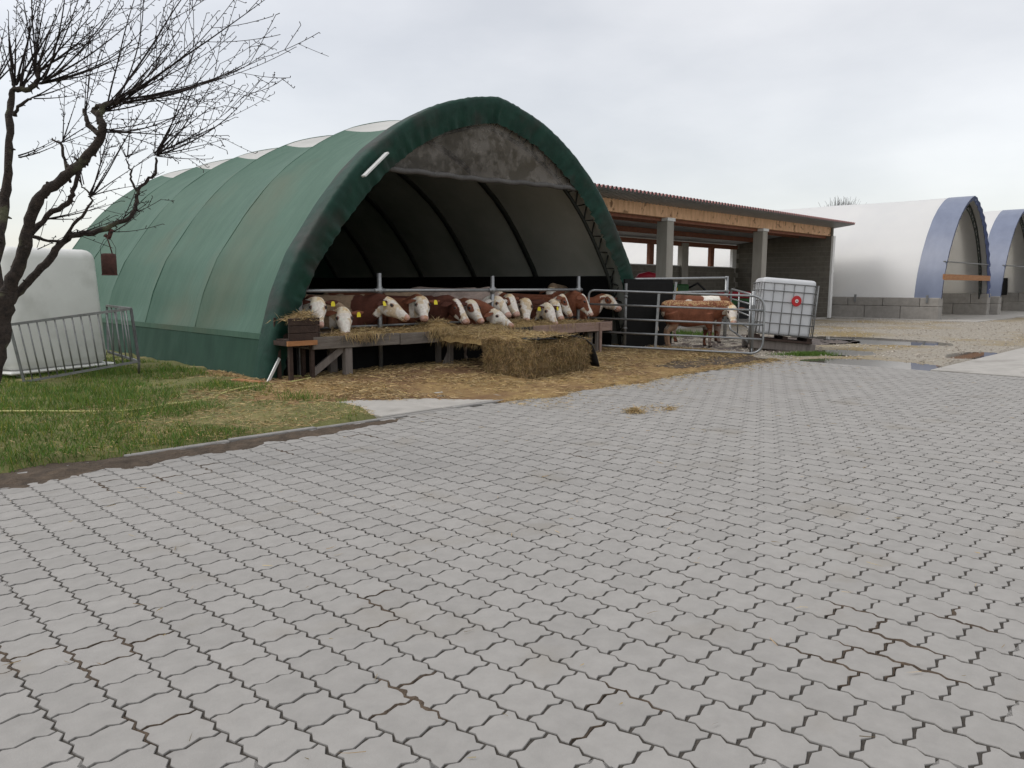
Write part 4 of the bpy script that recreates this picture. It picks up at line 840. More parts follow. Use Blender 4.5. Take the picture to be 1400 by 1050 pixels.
def cow(poll, mz, heading, coat, face, label, scl=1.1, hs=1.2, tags='both', pale_legs=.5, seed=0, belly=CREAM, wid=1.0, body_at=None, vox=.016, back_straw=False, patch_body=None, group=None, fat=1.0):
    """poll, mz: world points of poll and muzzle tip; heading: radians of the body direction"""
    hv = Vector((math.cos(heading), math.sin(heading), 0))
    if body_at is None: org = Vector((poll.x, poll.y, 0)) - hv * ((.60 + .36) * scl)
    else: org = Vector(body_at)
    root = empty('calf', org, heading, label, 'calf', group)
    Mi = (Matrix.Translation(org) @ Matrix.Rotation(heading, 4, 'Z')).inverted()
    P = Mi @ poll; Q = Mi @ mz; ax_ = (Q - P).normalized(); Lh = .46 * hs
    up = Vector((0, 0, 1)); l_ = up.cross(ax_)
    if l_.length < .05: l_ = Vector((0, 1, 0))
    l_.normalize(); nn = ax_.cross(l_).normalized()
    s_ = scl; wd = wid
    st = []
    for x, z, hh, hw in ((-.80, .99, .05, .05), (-.78, .97, .15, .12), (-.70, .94, .23, .20), (-.55, .90, .295, .255), (-.35, .865, .315, .275), (-.10, .835, .335, .30), (.12, .83, .335, .29), (.32, .84, .335, .25), (.46, .87, .31, .215)):
        st.append((Vector((x * s_, 0, z * s_)), Vector((1, 0, 0)), up, hh * s_, hw * s_ * wd, 2.35))
    # neck
    p0 = Vector((.55 * s_, 0, .93 * s_)); hc = P - nn * (.115 * hs); t3 = (ax_ * .45 + (hc - p0).normalized() * .65).normalized(); dist = (hc - p0).length
    b1 = p0 + Vector((1, 0, .12)).normalized() * dist * .36; b2 = hc - t3 * dist * .36
    nk = 6
    for i in range(nk):
        t = i / (nk - .3); c = (1 - t) ** 3 * p0 + 3 * (1 - t) ** 2 * t * b1 + 3 * (1 - t) * t * t * b2 + t ** 3 * hc
        d = 3 * (1 - t) ** 2 * (b1 - p0) + 6 * (1 - t) * t * (b2 - b1) + 3 * t * t * (hc - b2)
        uh = (up.lerp(nn, t ** 1.5)); st.append((c, d, uh, (.255 - .115 * t) * s_, (.175 - .075 * t) * s_ * (.5 + .5 * wd), 2.1))
    for w_, hh, hw, top in ((.02, .115, .088, 0), (.12, .132, .108, .012), (.24, .138, .118, .012), (.36, .128, .116, .004), (.50, .104, .092, -.008), (.64, .084, .074, -.018), (.78, .070, .066, -.026), (.89, .066, .070, -.030), (.97, .050, .060, -.036), (1.0, .028, .036, -.044)):
        st.append((P + ax_ * (w_ * Lh) + nn * ((top - hh) * hs), ax_, nn, hh * hs, hw * hs, 2.45))
    mb = MB(); loft(mb, st)
    # jaw bulge
    mb.ell(P + ax_ * (.30 * Lh) - nn * (.20 * hs), (.05 * hs, .05 * hs, .05 * hs))
    def leg(pts, rad):
        mb.tube([Vector(p) * s_ for p in pts], [r_ * s_ for r_ in rad], 10)
    j = lambda k: .03 * math.sin(seed * 3.7 + k * 2.1)
    for k, sd in enumerate((-1, 1)):
        y = sd * .15 * wd; f = j(k)
        leg([(.36, y, .86), (.38, y * 1.1, .62), (.40 + f * .3, y, .50), (.41 + f * .6, y, .36), (.405 + f, y, .31), (.40 + f, y, .12), (.415 + f, y, .07), (.43 + f, y, .0)], [.13, .115, .075, .052, .045, .034, .042, .052])
        f = j(k + 2); y = sd * .155 * wd
        leg([(-.56, y, .88), (-.50 + f * .2, y * 1.08, .66), (-.52 + f * .5, y, .52), (-.64 + f * .8, y, .43), (-.655 + f, y, .38), (-.63 + f, y, .13), (-.61 + f, y, .08), (-.595 + f, y, .0)], [.175, .16, .10, .058, .05, .036, .043, .052])
    mb.tube([Vector(p) * s_ for p in ((-.78, 0, 1.05), (-.85, 0, .98), (-.875, .01, .8), (-.87, .03, .55), (-.86, .02, .42))], [.03 * s_, .026 * s_, .02 * s_, .018 * s_, .035 * s_], 8)
    me = bpy.data.meshes.new('b'); me.from_pydata(mb.v, [], mb.f); o = bpy.data.objects.new('tmp', me); COL.objects.link(o)
    md = o.modifiers.new('r', 'REMESH'); md.mode = 'VOXEL'; md.voxel_size = vox * s_; md2 = o.modifiers.new('s', 'SMOOTH'); md2.factor = .5; md2.iterations = 2
    dg = bpy.context.evaluated_depsgraph_get(); m2 = bpy.data.meshes.new_from_object(o.evaluated_get(dg)); bpy.data.objects.remove(o); m2.name = 'body'
    n_ = len(m2.vertices); V = np.empty(n_ * 3, np.float32); m2.vertices.foreach_get('co', V); V = V.reshape(-1, 3).astype(float)
    # pigmentation
    nz1 = np.array([noise.noise(Vector(v) * 3.1 + Vector((seed * 7.3, 0, 0))) for v in V]); nz2 = np.array([noise.noise(Vector(v) * 11 + Vector((0, seed * 3.3, 0))) for v in V])
    rel = V - np.array(P); a_ = rel @ np.array(ax_) / Lh; b_ = rel @ np.array(l_) / hs; c_ = rel @ np.array(nn) / hs
    inhead = (a_ > -.12 + .03 * nz2) & (a_ < 1.15) & (np.abs(b_) < .19) & (c_ < .12) & (c_ > -.34)
    base = np.tile(np.array(coat), (n_, 1)) * (1 + .35 * nz2[:, None] * .6 + .25 * nz1[:, None])
    def setc(mask, col, soft=1.0): base[mask] = np.array(col) * (1 + .12 * nz2[mask][:, None])
    x_, z_ = V[:, 0] / s_, V[:, 2] / s_
    if patch_body is not None: setc(((nz1 > .06) | (patch_body == TAN)) & (x_ < .40 + .1 * nz1) & (z_ > .45), patch_body)
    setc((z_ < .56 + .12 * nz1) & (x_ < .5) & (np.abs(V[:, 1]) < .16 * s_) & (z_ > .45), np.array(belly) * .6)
    setc((z_ < .42 + .2 * nz1 * pale_legs) & (nz1 > -.5 + (1 - pale_legs)), np.array(coat) * .5 + np.array(CREAM) * .3)
    setc((z_ < .05), (.05, .04, .035)); setc((x_ < -.84) & (z_ < .6), CREAM)
    dirt = (z_ < .5) & (nz2 > .1); base[dirt] *= .55
    if back_straw:
        nz3 = np.array([noise.noise(Vector(v) * 34) + .6 * noise.noise(Vector(v) * 60) for v in V]); m_ = (z_ > 1.04 + .10 * nz1 + .05 * nz2) & (nz3 + nz1 * .8 > .10) & (a_ < 0); base[m_] = base[m_] * .35 + .65 * np.array((.50, .36, .18)) * (1 + .6 * nz3[m_][:, None])
        lg = (z_ < .60 + .08 * nz1) & (x_ < -.3); base[lg] = base[lg] * .45 + .55 * np.array((.46, .33, .22)); lg = (np.abs(x_ + .80) < .06) & (z_ < .9); base[lg] = (.55, .47, .38)
    if face == 'white': setc(inhead & (a_ > -.02 + .05 * nz1), CREAM)
    elif face == 'blaze': setc(inhead & (a_ > .0) & ((np.abs(b_ + .01) < .048 + .015 * nz1) & (c_ > -.10) | (a_ > .74) | ((a_ > .5) & (c_ < -.12))), CREAM)
    elif face == 'patch': setc(inhead & (a_ > -.02), CREAM); e_ = inhead & ((a_ - .33) ** 2 / .034 + (c_ + .045) ** 2 / .0042 < 1 + .5 * nz1) & (np.abs(b_) > .06); setc(e_, coat)
    elif face == 'cheek': setc(inhead & (a_ > -.02) & ((c_ > -.12 + .02 * nz1) | (a_ > .6)), CREAM)
    rimm = inhead & ((a_ - .33) ** 2 / .0045 + (c_ + .048) ** 2 / .0007 < 1) & (np.abs(b_) > .07); setc(rimm, (.30, .15, .11))
    m_ = inhead & (a_ > .86 + .03 * nz2); base[m_] = np.array(PINK) * (1 + .2 * nz2[m_][:, None]); m_ = inhead & (a_ > .80) & (np.abs(c_ + .105) < .006); base[m_] = (.10, .04, .035)
    shoulder = inhead & (a_ < .22) & (a_ > -.05) & (c_ > -.05) & (face != 'blaze'); base[shoulder] *= np.array((1, .93, .80))
    dirt2 = inhead & (nz2 + .5 * nz1 > .22); base[dirt2] *= np.array((.80, .70, .55))
    base = np.clip(base, .004, .85)
    at = m2.color_attributes.new('coat', 'FLOAT_COLOR', 'POINT'); at.data.foreach_set('color', np.c_[base, np.ones(n_)].astype(np.float32).ravel())
    m2.materials.clear(); m2.materials.append(M['coat']); m2.polygons.foreach_set('use_smooth', [True] * len(m2.polygons)); bo = bpy.data.objects.new('body', m2); link(bo, root)
    # ears, eyes, nostrils
    HM = Matrix((ax_, l_, nn)).transposed()
    def hp_(w_, lat, nrm_): return P + ax_ * (w_ * Lh) + l_ * (lat * hs) + nn * (nrm_ * hs)
    for sd in (-1, 1):
        c = hp_(.10, sd * .185, -.085); d = (l_ * sd * .93 - nn * .30 - ax_ * .16).normalized(); e2 = (ax_ - d * ax_.dot(d)).normalized(); e3 = d.cross(e2)
        E_ = Matrix((d, e2, e3)).transposed(); mb = MB(); b0 = len(mb.v)
        for i in range(9):
            f = i / 8; wd_ = .048 * hs * math.sin(min(1, f * 1.25 + .12) * math.pi * .5) * (1 if f < .55 else math.cos((f - .55) / .45 * 1.45)) ** .8
            for k in range(8):
                a = 2 * math.pi * k / 8; p = Vector(((f - .5) * .19 * hs, wd_ * math.cos(a), .010 * hs * math.sin(a) + .018 * hs * (math.cos(a) ** 2) * (1 - f * .5) - .03 * hs * f * f)); mb.v.append(tuple(c + E_ @ p))
        for i in range(8):
            for k in range(8): mb.f.append([b0 + i * 8 + k, b0 + i * 8 + (k + 1) % 8, b0 + (i + 1) * 8 + (k + 1) % 8, b0 + (i + 1) * 8 + k]); mb.sm.append(True)
        me = bpy.data.meshes.new('ear'); me.from_pydata(mb.v, [], mb.f); me.polygons.foreach_set('use_smooth', mb.sm)
        ac = me.color_attributes.new('coat', 'FLOAT_COLOR', 'POINT'); cc = np.ones((len(mb.v), 4), np.float32); cc[:, :3] = np.array(coat if coat != TAN else BROWN) * .9; ac.data.foreach_set('color', cc.ravel()); me.materials.append(M['coat'])
        ear = bpy.data.objects.new('ear', me); link(ear, root)
        if tags == 'both' or (tags == 'left' and sd > 0) or (tags == 'right' and sd < 0):
            # tag hangs in front of the ear, facing the way the face looks
            td = (nn * .8 + ax_ * .5); td = (td - d * td.dot(d)).normalized(); tdn = (Vector((0, 0, -1)) - td * -td.z).normalized(); tl = tdn.cross(td); c2 = c + d * .012 + td * .040 * hs + tdn * .026
            m_ = Matrix((tl, tdn, td)).transposed().to_4x4(); m_.translation = c2
            tb = MB(); a = [(-.016, -.036), (.016, -.036), (.030, -.006), (.030, .034), (-.030, .034), (-.030, -.006)]
            tb.v = [tuple(m_ @ Vector((x * hs, y * hs, z))) for z in (-.002, .002) for x, y in a]; tb.f = [list(range(6))[::-1], list(range(6, 12))] + [[i, (i + 1) % 6, 6 + (i + 1) % 6, 6 + i] for i in range(6)]; tb.sm = [False] * 8
            tb.build('ear_tag', 'tag_yellow', ear)
        mb = MB().ell(hp_(.335, sd * .108, -.048), (.026 * hs, .016 * hs, .019 * hs), 10, 6, HM); ey = mb.build('eye', 'eye', root)
        MB().ell(hp_(.93, sd * .042, -.062), (.013 * hs, .014 * hs, .011 * hs), 8, 5, HM).build('nostril', 'nostril', root)
    return root
HY = -math.pi / 2
def from_px(pu, mu, tp, far=False, hs=1.12):
    poll = onY(*pu, tp); d = ray(*mu).normalized(); f = poll - CAM; b_ = f.dot(d); c_ = f.length_squared - (.46 * hs) ** 2; disc = b_ * b_ - c_
    k = b_ if disc < 0 else b_ + (1 if far else -1) * math.sqrt(disc)
    return poll, CAM + d * k
HERD = [
 ((434, 405), (437, 443), 11.30, 6, DARK, 'white', 1.06, 'left', 'white-faced calf leftmost at the trough, feeding beside the brown crate', None),
 ((470, 420), (474, 458), 11.20, 12, TAN, 'white', 1.08, 'left', 'white-faced calf with brown patch behind the eye, second from the crate, muzzle in straw', None),
 ((531, 405), (563, 431), 11.28, 34, DARK, 'white', 1.16, 'right', 'pink-muzzled calf seen in profile right of the first tall rail post', TAN),
 ((577, 404), (581, 433), 11.30, 4, BROWN, 'white', 1.10, 'left', 'white-faced calf looking straight out with yellow tag in its brown ear', None),
 ((624, 408), (643, 438), 11.22, 30, DARK, 'blaze', 1.14, 'none', 'dark brown calf with narrow white blaze, muzzle down, right of the calf looking straight out', None),
 ((645, 409), (662, 437), 11.34, 12, BROWN, 'patch', 1.02, 'none', 'calf with white face and dark muzzle tip pressed against the dark brown blazed calf', None),
 ((677, 422), (704, 442), 11.18, 40, BROWN, 'white', 1.08, 'none', 'red-brown necked calf pushing its white head flat into straw above the bale', None),
 ((681, 404), (699, 428), 11.42, 10, CREAM, 'white', 1.04, 'none', 'pale calf raising its head behind the calf eating above the bale', (.30, .10, .05)),
 ((697, 401), (710, 428), 11.46, -8, BROWN, 'patch', 1.04, 'none', 'calf with brown eye patch and one brown ear right of the second tall rail post', None),
 ((719, 407), (720, 438), 11.28, 0, DARK, 'white', 1.06, 'none', 'greyish white-faced calf staring head-on in the middle of the right half of the trough', None),
 ((750, 414), (763, 442), 11.24, 30, DARK, 'white', 1.06, 'both', 'dark-necked calf with two yellow tags lowering its white face over the pinkish board', None),
 ((758, 408), (771, 434), 11.42, 8, BROWN, 'white', 1.02, 'none', 'white-faced calf squeezed close behind the one with two yellow tags', None),
 ((770, 401), (787, 431), 11.44, 10, BROWN, 'patch', 1.08, 'none', 'calf with large brown patch round its eye left of the third tall rail post', None),
 ((797, 401), (817, 433), 11.26, 26, BROWN, 'blaze', 1.14, 'none', 'red-brown calf with broad white blaze at the right end of the trough', None),
 ((831, 402), (850, 419), 11.46, 58, BROWN, 'patch', 1.08, 'none', 'calf in profile pushing its head past the gate hinge toward the black panel', None),
]
for i, (pu, mu, tp, hd, coat, face, sc_, tg, lab, pb_) in enumerate(HERD):
    poll, mz = from_px(pu, mu, tp, hs=1.2)
    cow(poll, mz, HY + R(hd), coat, face, lab, scl=sc_ * .99, tags=tg, seed=i, wid=.80, patch_body=pb_, group='calves feeding at the trough')
# larger animals standing behind the front row
def stand(u, v, y, heading, coat, face, label, scl, back_z=None, **kw):
    c = onY(u, v, y); hv = Vector((math.cos(heading), math.sin(heading), 0)); org = Vector((c.x, c.y, 0)) - hv * .0
    poll = org + hv * 1.02 * scl + Vector((0, 0, 1.12 * scl)); mz = poll + (hv * .7 + Vector((0, 0, -.7))).normalized() * .5
    return cow(poll, mz, heading, coat, face, label, scl=scl, body_at=org, **kw)
stand(612, 400, 13.3, R(-62), (.52, .42, .37), 'white', 'large pale heifer whose whitish back rises above the rail behind the front row', 1.25, seed=31, patch_body=None, tags='none')
stand(768, 392, 13.4, R(-150), TAN, 'white', 'large dusty tan heifer whose back shows above the rail behind the right calves', 1.32, seed=32, tags='none')
stand(500, 410, 13.1, R(-52), TAN, 'cheek', 'dusty tan heifer standing broadside behind the two leftmost calves', 1.18, seed=33, patch_body=(.16, .055, .03), tags='none')
# pen
o1 = onZ(945, 475); h1 = -HEAD + R(4)
pl = onY(1003, 414, 8.95) if 0 else None
hv1 = Vector((math.cos(h1), math.sin(h1), 0))
pdist = (o1 + hv1 * 1.05).length
p1 = onD(1002, 417, 18.55); m1 = onD(1004, 441, 18.30)
cow(p1, m1, h1, BROWN, 'white', 'red-brown calf with white face standing broadside in the pen behind the tube gate', scl=.99, hs=1.08, body_at=o1, seed=21, tags='none', back_straw=True, vox=.014, wid=.9)
o2 = onZ(957, 468.5); h2 = h1 - R(6); hv2 = Vector((math.cos(h2), math.sin(h2), 0))
cow(o2 + hv2 * .95 + Vector((0, .2, 1.0)), o2 + hv2 * 1.1 + Vector((.1, .3, .65)), h2, BROWN, 'white', 'calf with white back stripes mostly hidden behind the broadside calf in the pen', scl=1.08, hs=1.0, body_at=o2, seed=24, tags='none', patch_body=CREAM, wid=.9)

# ================================================================== TREE
TD = 6.6
tree = empty('fruit_tree', (0, 0, 0), 0, 'bare pruned fruit tree with wind-swept twigs at the left picture edge', 'tree')
tb_ = onD(-50, 640, TD); tb_.z = 0; tree.location = tb_
def tp(u, v, d=0): return onD(u, v, TD + d) - tb_
LIMBS = {
 'trunk': ([(-50, 640, 0), (-32, 560, 0), (-12, 500, 0), (-3, 450, 0), (4, 415, 0), (9, 398, 0)], [.15, .125, .112, .108, .105, .10]),
 'limb_a': ([(7, 408, 0), (22, 372, -.05), (34, 335, -.1), (42, 300, -.15), (56, 268, -.2), (78, 250, -.2), (100, 233, -.25), (122, 212, -.3), (137, 190, -.32), (140, 168, -.35), (128, 152, -.3)], [.088, .078, .072, .068, .062, .058, .056, .054, .048, .042, .03]),
 'limb_b': ([(2, 412, 0), (-6, 370, .1), (2, 320, .2), (6, 270, .25), (12, 225, .25), (13, 180, .25), (14, 140, .3), (20, 122, .3), (40, 122, .3), (52, 108, .3), (54, 90, .3)], [.085, .066, .058, .056, .05, .046, .042, .036, .034, .032, .022]),
 'limb_c': ([(4, 418, 0), (16, 406, .05), (38, 386, .1), (62, 360, .15), (82, 336, .18), (98, 322, .2), (120, 319, .22), (146, 312, .25), (164, 303, .3), (180, 296, .3), (186, 276, .32), (189, 260, .34), (202, 247, .36), (211, 236, .36), (213, 214, .38)], [.07, .06, .052, .046, .042, .040, .036, .034, .028, .026, .025, .024, .021, .019, .014]),
 'limb_d': ([(40, 322, .0), (64, 295, .05), (92, 278, .1), (101, 262, .1), (110, 228, .05), (114, 215, 0)], [.036, .034, .032, .03, .024, .016]),
 'limb_e': ([(96, 250, -.1), (88, 218, 0), (84, 198, 0), (70, 190, .05)], [.018, .018, .018, .01]),
 'limb_f': ([(188, 262, .34), (180, 246, .4), (177, 230, .4), (172, 216, .4)], [.019, .015, .012, .007]),
 'limb_g': ([(84, 332, .18), (96, 312, .1), (112, 296, .0), (122, 282, -.05), (124, 268, -.1), (112, 254, -.1)], [.022, .02, .017, .014, .013, .007]),
 'limb_h': ([(4, 290, .25), (-12, 240, .3), (-16, 180, .4), (-10, 120, .4)], [.05, .045, .035, .02]),
 'limb_i': ([(20, 158, .25), (30, 142, .2), (44, 134, .2)], [.026, .02, .013]),
 'limb_j': ([(46, 322, 0), (60, 328, .05), (84, 330, .18)], [.024, .02, .018]),
 'limb_k': ([(139, 184, -.34), (124, 174, -.3), (118, 162, -.3), (115, 150, -.25)], [.04, .032, .024, .014]),
 'limb_l': ([(139, 176, -.34), (136, 158, -.33), (142, 146, -.33), (156, 141, -.33), (168, 136, -.33)], [.042, .04, .036, .03, .02]),
 'limb_m': ([(128, 152, -.3), (134, 146, -.3), (144, 143, -.32)], [.026, .026, .024]),
}
def smooth_path(pts, rad, sub=4):
    P = []; Rr = []
    for i in range(len(pts) - 1):
        p0 = pts[max(i - 1, 0)]; p1 = pts[i]; p2 = pts[i + 1]; p3 = pts[min(i + 2, len(pts) - 1)]
        for k in range(sub):
            t = k / sub; P.append(.5 * ((2 * p1) + (p2 - p0) * t + (2 * p0 - 5 * p1 + 4 * p2 - p3) * t * t + (3 * p1 - p0 - 3 * p2 + p3) * t ** 3)); Rr.append(rad[i] + (rad[i + 1] - rad[i]) * t)
    return P + [pts[-1]], Rr + [rad[-1]]
for nm, (px_, rad) in LIMBS.items():
    P, Rr = smooth_path([tp(*p) for p in px_], [r_ * (.90 if nm == 'trunk' else .66) for r_ in rad]); q = random.Random(nm)
    P = [p + Vector((q.gauss(0, .006), q.gauss(0, .006), q.gauss(0, .006))) for p in P]; Rr = [r_ * (1 + q.uniform(-.10, .16)) for r_ in Rr]
    mb = MB().tube(P, Rr, 9)
    for _ in range(int(len(P) * .5)):  # knots and spur stubs
        k = q.randrange(1, len(P) - 1); d = Vector((q.gauss(0, 1), q.gauss(0, 1), q.gauss(0, 1))).normalized(); r_ = Rr[k]
        mb.tube([P[k] + d * r_ * .4, P[k] + d * (r_ * 1.1 + .008), P[k] + d * (r_ * 1.1 + .012 + .02 * q.random())], [r_ * .4, r_ * .28, r_ * .12], 5)
    o = mb.build('trunk' if nm == 'trunk' else 'limb', 'bark', tree)
tw = MB(); q = random.Random(11)
def twig(p, d, L_, r0, depth=0, curl=.10, sag=0):
    """p, d in picture-plane style frame: right, away, up"""
    n_ = max(4, int(L_ / .07)); st_l = L_ / n_; pts = [p.copy()]; rad = [r0]
    wob = Vector((q.gauss(0, .5), q.gauss(0, .5), q.gauss(0, .3)))
    for i in range(n_):
        wob += Vector((q.gauss(0, .25), q.gauss(0, .25), q.gauss(0, .2))); wob *= .85
        d = (d + Vector((0, 0, curl)) * st_l * 4 + wob * .05).normalized(); p = p + d * st_l; pts.append(p.copy()); rad.append(r0 * (1 - .82 * (i + 1) / n_))
        if q.random() < (.85 if depth < 2 else .5) :   # buds and short spurs
            sd = (d.cross(Vector((q.gauss(0, 1), q.gauss(0, 1), q.gauss(0, 1))))).normalized(); a = p; b_ = p + (sd * .8 + d * .5) * (.010 + .03 * q.random()); tw.tube([a, b_], [.003, .004], 3, cap=False)
        if depth < 2 and q.random() < (.20 if depth == 0 else .12) and i > 0:
            sd = (d.cross(Vector((q.gauss(0, 1), q.gauss(0, 1), q.gauss(0, 1))))).normalized(); twig(p, (d * .75 + sd * .75 + RT * .15).normalized(), L_ * q.uniform(.22, .5), rad[-1] * .65, depth + 1, curl * .8)
    tw.tube(pts, [max(r_, .0025) for r_ in rad], 5 if depth == 0 else 4, cap=False)
RT = Vector((math.cos(-HEAD), math.sin(-HEAD), 0)); AW = Vector((math.sin(HEAD), math.cos(HEAD), 0)); UP = Vector((0, 0, 1))
def shoots(u, v, dd, n_, a0, a1, l0, l1, r_=.009, curl=.10):
    for k in range(n_):
        a = R(q.uniform(a0, a1)); d = (RT * math.cos(a) + UP * math.sin(a) + AW * q.gauss(0, .25)).normalized(); twig(tp(u + q.uniform(-3, 3), v + q.uniform(-3, 3), dd), d, q.uniform(l0, l1) * .86, r_ * q.uniform(.7, 1.25), 0, curl)
shoots(166, 137, -.33, 4, 5, 48, 1.1, 1.95, .0085, .10)
shoots(158, 140, -.33, 4, 5, 60, 1.0, 1.9, .008, .10)
shoots(148, 143, -.33, 7, 0, 60, .9, 1.9, .0075, .10)
shoots(136, 156, -.32, 6, -14, 34, .8, 1.6, .0065, .13)
shoots(142, 178, -.32, 6, -20, 14, .6, 1.25, .0055, .12)
shoots(118, 155, -.3, 4, 40, 110, .4, 1.0, .005, .05)
shoots(213, 210, .38, 10, 4, 70, .7, 1.6, .007, .12)
shoots(213, 212, .38, 6, -15, 25, .3, .8, .005, .08)
shoots(50, 98, .3, 12, 15, 105, .6, 1.3, .008, .07)
shoots(30, 120, .3, 6, 40, 100, .6, 1.2, .008, .06)
shoots(56, 112, .3, 11, 2, 40, .8, 1.7, .008, .12)
shoots(20, 118, .3, 8, 50, 115, .5, 1.0, .009, .04)
shoots(44, 134, .2, 3, -2, 20, .5, .9, .006, .1)
shoots(-10, 120, .4, 7, 40, 110, .5, 1.0, .009, .04)
shoots(28, 215, .25, 3, -25, 30, .4, .8, .006, .14)
shoots(84, 196, 0, 5, 20, 120, .3, .7, .005, .08)
shoots(112, 254, -.1, 5, 0, 130, .3, .7, .005, .08)
shoots(123, 268, -.1, 6, -5, 60, .5, 1.1, .006, .05)
shoots(172, 214, .4, 6, 10, 120, .2, .6, .005, .06)
shoots(150, 318, .25, 3, -8, 25, .35, .6, .005, .22)
shoots(60, 300, .1, 4, -10, 60, .3, .9, .006, .06)
shoots(100, 320, .2, 4, -50, 30, .3, .6, .004, .02)
shoots(50, 340, .0, 2, 10, 60, .3, .6, .004, .05)
shoots(170, 300, .3, 4, 20, 80, .3, .8, .005, .06)
o = tw.build('twig_mass', 'twig_bark', tree); o['kind'] = 'stuff'
# rusty can on its wire
hk = onD(148, 318, TD + .25); hk.z -= .02
can = empty('hanging_can', onD(150, 376, TD + .25), 0, 'rusty tin can hanging by a wire from the low tree branch', 'can')
mb = MB(); ro = .062
for i in range(4): pass
mb.tube([(0, 0, 0), (0, 0, .165), (0, 0, .185), (0, 0, .19)], [ro, ro, ro * .9, ro * .7], 18); mb.build('can', 'rust', can); MB().tube([(0, 0, -.003), (0, 0, .006)], ro * 1.05, 18).build('rim', 'rust', can)
hl = hk - can.location
MB().tube([(-.06, 0, .16), (-.065, 0, .24), (-.03, 0, .31), (0, 0, .325), (.03, 0, .31), (.065, 0, .24), (.06, 0, .16)], .0022, 5).build('handle', 'twig_bark', can)
MB().tube([tuple(hl), (0, 0, .325), (.035, 0, .18)], .006, 6).build('hook', 'rust', can)
MB().tube([tuple(hl + Vector((-.03, 0, .0))), tuple(hl + Vector((0, 0, -.03))), tuple(hl + Vector((.03, 0, .05)))], .02, 6).build('knot', 'rust', can)

# ================================================================== SMALL THINGS
hz_pts = [(1.2, 10.9), (2.03, 10.31), (3.11, 9.75), (3.74, 9.83), (4.3, 10.0), (4.8, 10.3), (5.28, 10.52), (5.8, 10.72), (6.3, 10.82), (6.55, 11.1), (6.35, 11.5), (6.4, 12.0)]
def zg(x, y): return max(float(h_lawn(np.array([[x]]), np.array([[y]]))[0, 0]), float(h_straw(np.array([[x]]), np.array([[y]]))[0, 0]))
P, Rr = smooth_path([Vector((x, y, zg(x, y) + .006 + .012 * math.sin(x * 4))) for x, y in hz_pts], [.013] * len(hz_pts), 6)
o = MB().tube(P, Rr, 8).build('garden_hose', 'hose'); tag(o, 'yellow garden hose lying through the grass and curling at the barn corner', 'hose')
o = MB().beam(tuple(onZ(322, 519, .04)), tuple(onZ(357, 523, .04)), .13, .03).build('plank', 'wood_orange', bevel=.005); tag(o, 'short weathered plank lying by the front corner of the green tarpaulin', 'plank')
# implement parked in the shed (seen through the rails)
im = empty('farm_implement', onZ(935, 437), -HEAD, 'green and red farm implement parked inside the open shed behind the fence', 'implement')
MB().box(-.9, -.4, .7, 1.5, .5, 1.15).build('frame', 'implement_green', im, bevel=.08)
MB().tube([(-.75, -.45, .55), (-.75, -.2, .55)], .5, 20).build('wheel', 'black_rubber', im); MB().tube([(1.2, -.45, .55), (1.2, -.2, .55)], .5, 20).build('wheel', 'black_rubber', im)
MB().tube([(-.75, -.47, .55), (-.75, -.44, .55)], .24, 14).build('rim', 'implement_yellow', im)
MB().box(-1.0, -.35, 1.15, -.75, .2, 1.62).build('guard', 'implement_red', im, bevel=.04)
MB().box(-.55, -.44, 1.2, -.42, -.41, 1.42).build('reflector', 'implement_yellow', im)
MB().box(-.6, -.38, 1.15, .1, .2, 1.58).build('hood', 'implement_green', im, bevel=.06)
MB().tube([(.1, -.2, 1.4), (.5, -.25, 1.62), (.8, -.3, 1.35), (1.0, -.3, 1.0)], .05, 8).build('hose', 'black_rubber', im)
im2 = empty('seed_drill', onZ(885, 440), -HEAD, 'red machine with black seat just visible above the black sheeting panel', 'implement')
MB().tube([(-.55, 0, 1.68), (-.35, 0, 1.86), (0, 0, 1.92), (.4, 0, 1.84), (.55, 0, 1.68)], [.1, .16, .18, .16, .1], 10).build('hood', 'implement_red', im2)
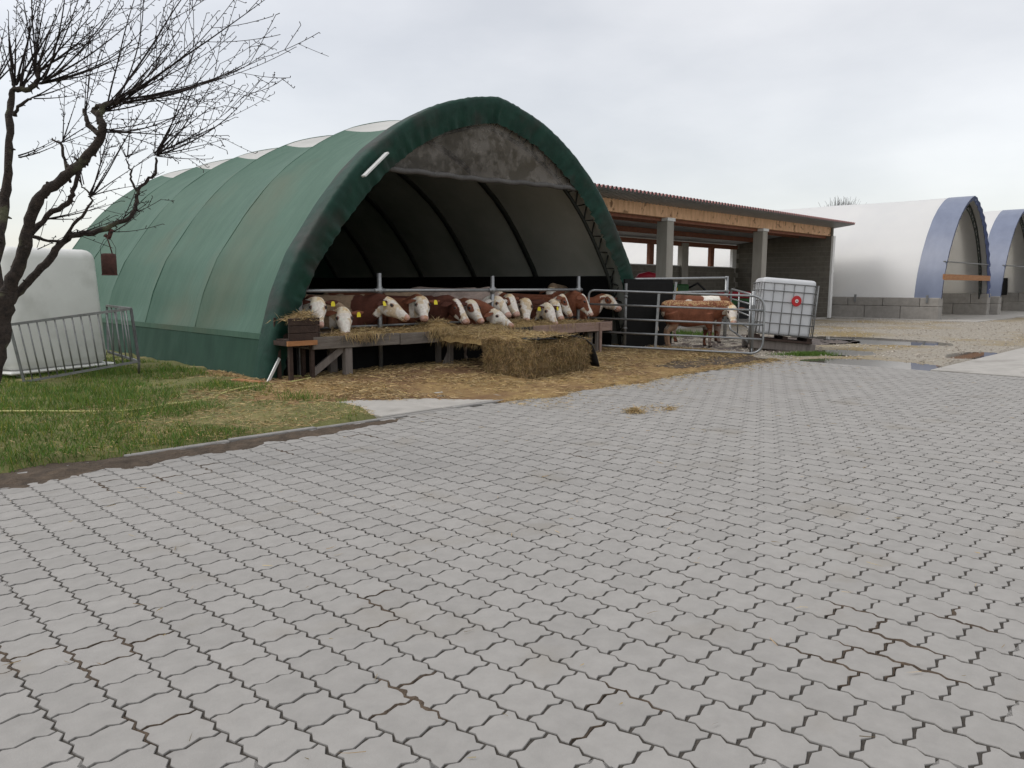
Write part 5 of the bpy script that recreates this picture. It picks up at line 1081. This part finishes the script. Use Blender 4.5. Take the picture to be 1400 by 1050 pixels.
MB().box(-.5, -.3, .5, .6, .4, 1.7).build('body', 'implement_red', im2, bevel=.08)
MB().tube([(-.35, -.34, .42), (-.35, -.16, .42)], .42, 18).build('wheel', 'black_rubber', im2); MB().tube([(.5, -.34, .42), (.5, -.16, .42)], .42, 18).build('wheel', 'black_rubber', im2)
MB().ell((.55, 0, 1.9), (.28, .2, .14)).build('seat', 'black_rubber', im2); MB().beam((.62, .1, 1.9), (.82, .15, 2.3), .3, .08).build('seat_back', 'black_rubber', im2)
im3 = empty('red_trailer', onZ(1012, 436), -HEAD, 'low red trailer standing in the shed left of the white tank', 'trailer')
MB().box(-1.2, -.5, .95, .3, .7, 1.25).build('side', 'implement_red', im3, bevel=.05); MB().box(-1.15, -.45, .6, .25, .65, .94).build('chassis', 'implement_green', im3)
for x in (-.8, .0): MB().tube([(x, -.5, .42), (x, -.25, .42)], .42, 18).build('wheel', 'black_rubber', im3)
# bare bushes far behind the halls
def bare_bush(u, v, D, h_, label, nsh):
    base = onD(u, v, D); base.z = 0; b = empty('bare_tree', base, 0, label, 'tree'); mb = MB(); qq = random.Random(int(u))
    mb.tube([(0, 0, 0), (.1, 0, h_ * .45)], [.22, .14], 7); t_ = mb.build('trunk', 'bark', b); mb = MB()
    for k in range(nsh):
        a = qq.uniform(0, 6.28); s_ = qq.uniform(.05, .45); p = Vector((.1, 0, h_ * qq.uniform(.42, .55))); d = Vector((math.cos(a) * s_, math.sin(a) * s_, 1)).normalized(); pts = [p]
        for i in range(5): d = (d + Vector((qq.gauss(0, .14), qq.gauss(0, .14), .1))).normalized(); p = p + d * h_ * .085; pts.append(p)
        mb.tube(pts, [.024, .022, .019, .016, .013, .01], 3, cap=False)
    mb.build('crown', 'twig_bark', b); return b
bare_bush(1149, 300, 75, (388 - 262) * 75 / FPX + 1.6, 'bare rounded tree top showing above the nearer white hall', 170)
bare_bush(1042, 300, 95, (388 - 279) * 95 / FPX + 1.0, 'faint low bare tree top just above the shed roof', 120)
for u, v in ((1398, 436),): pass
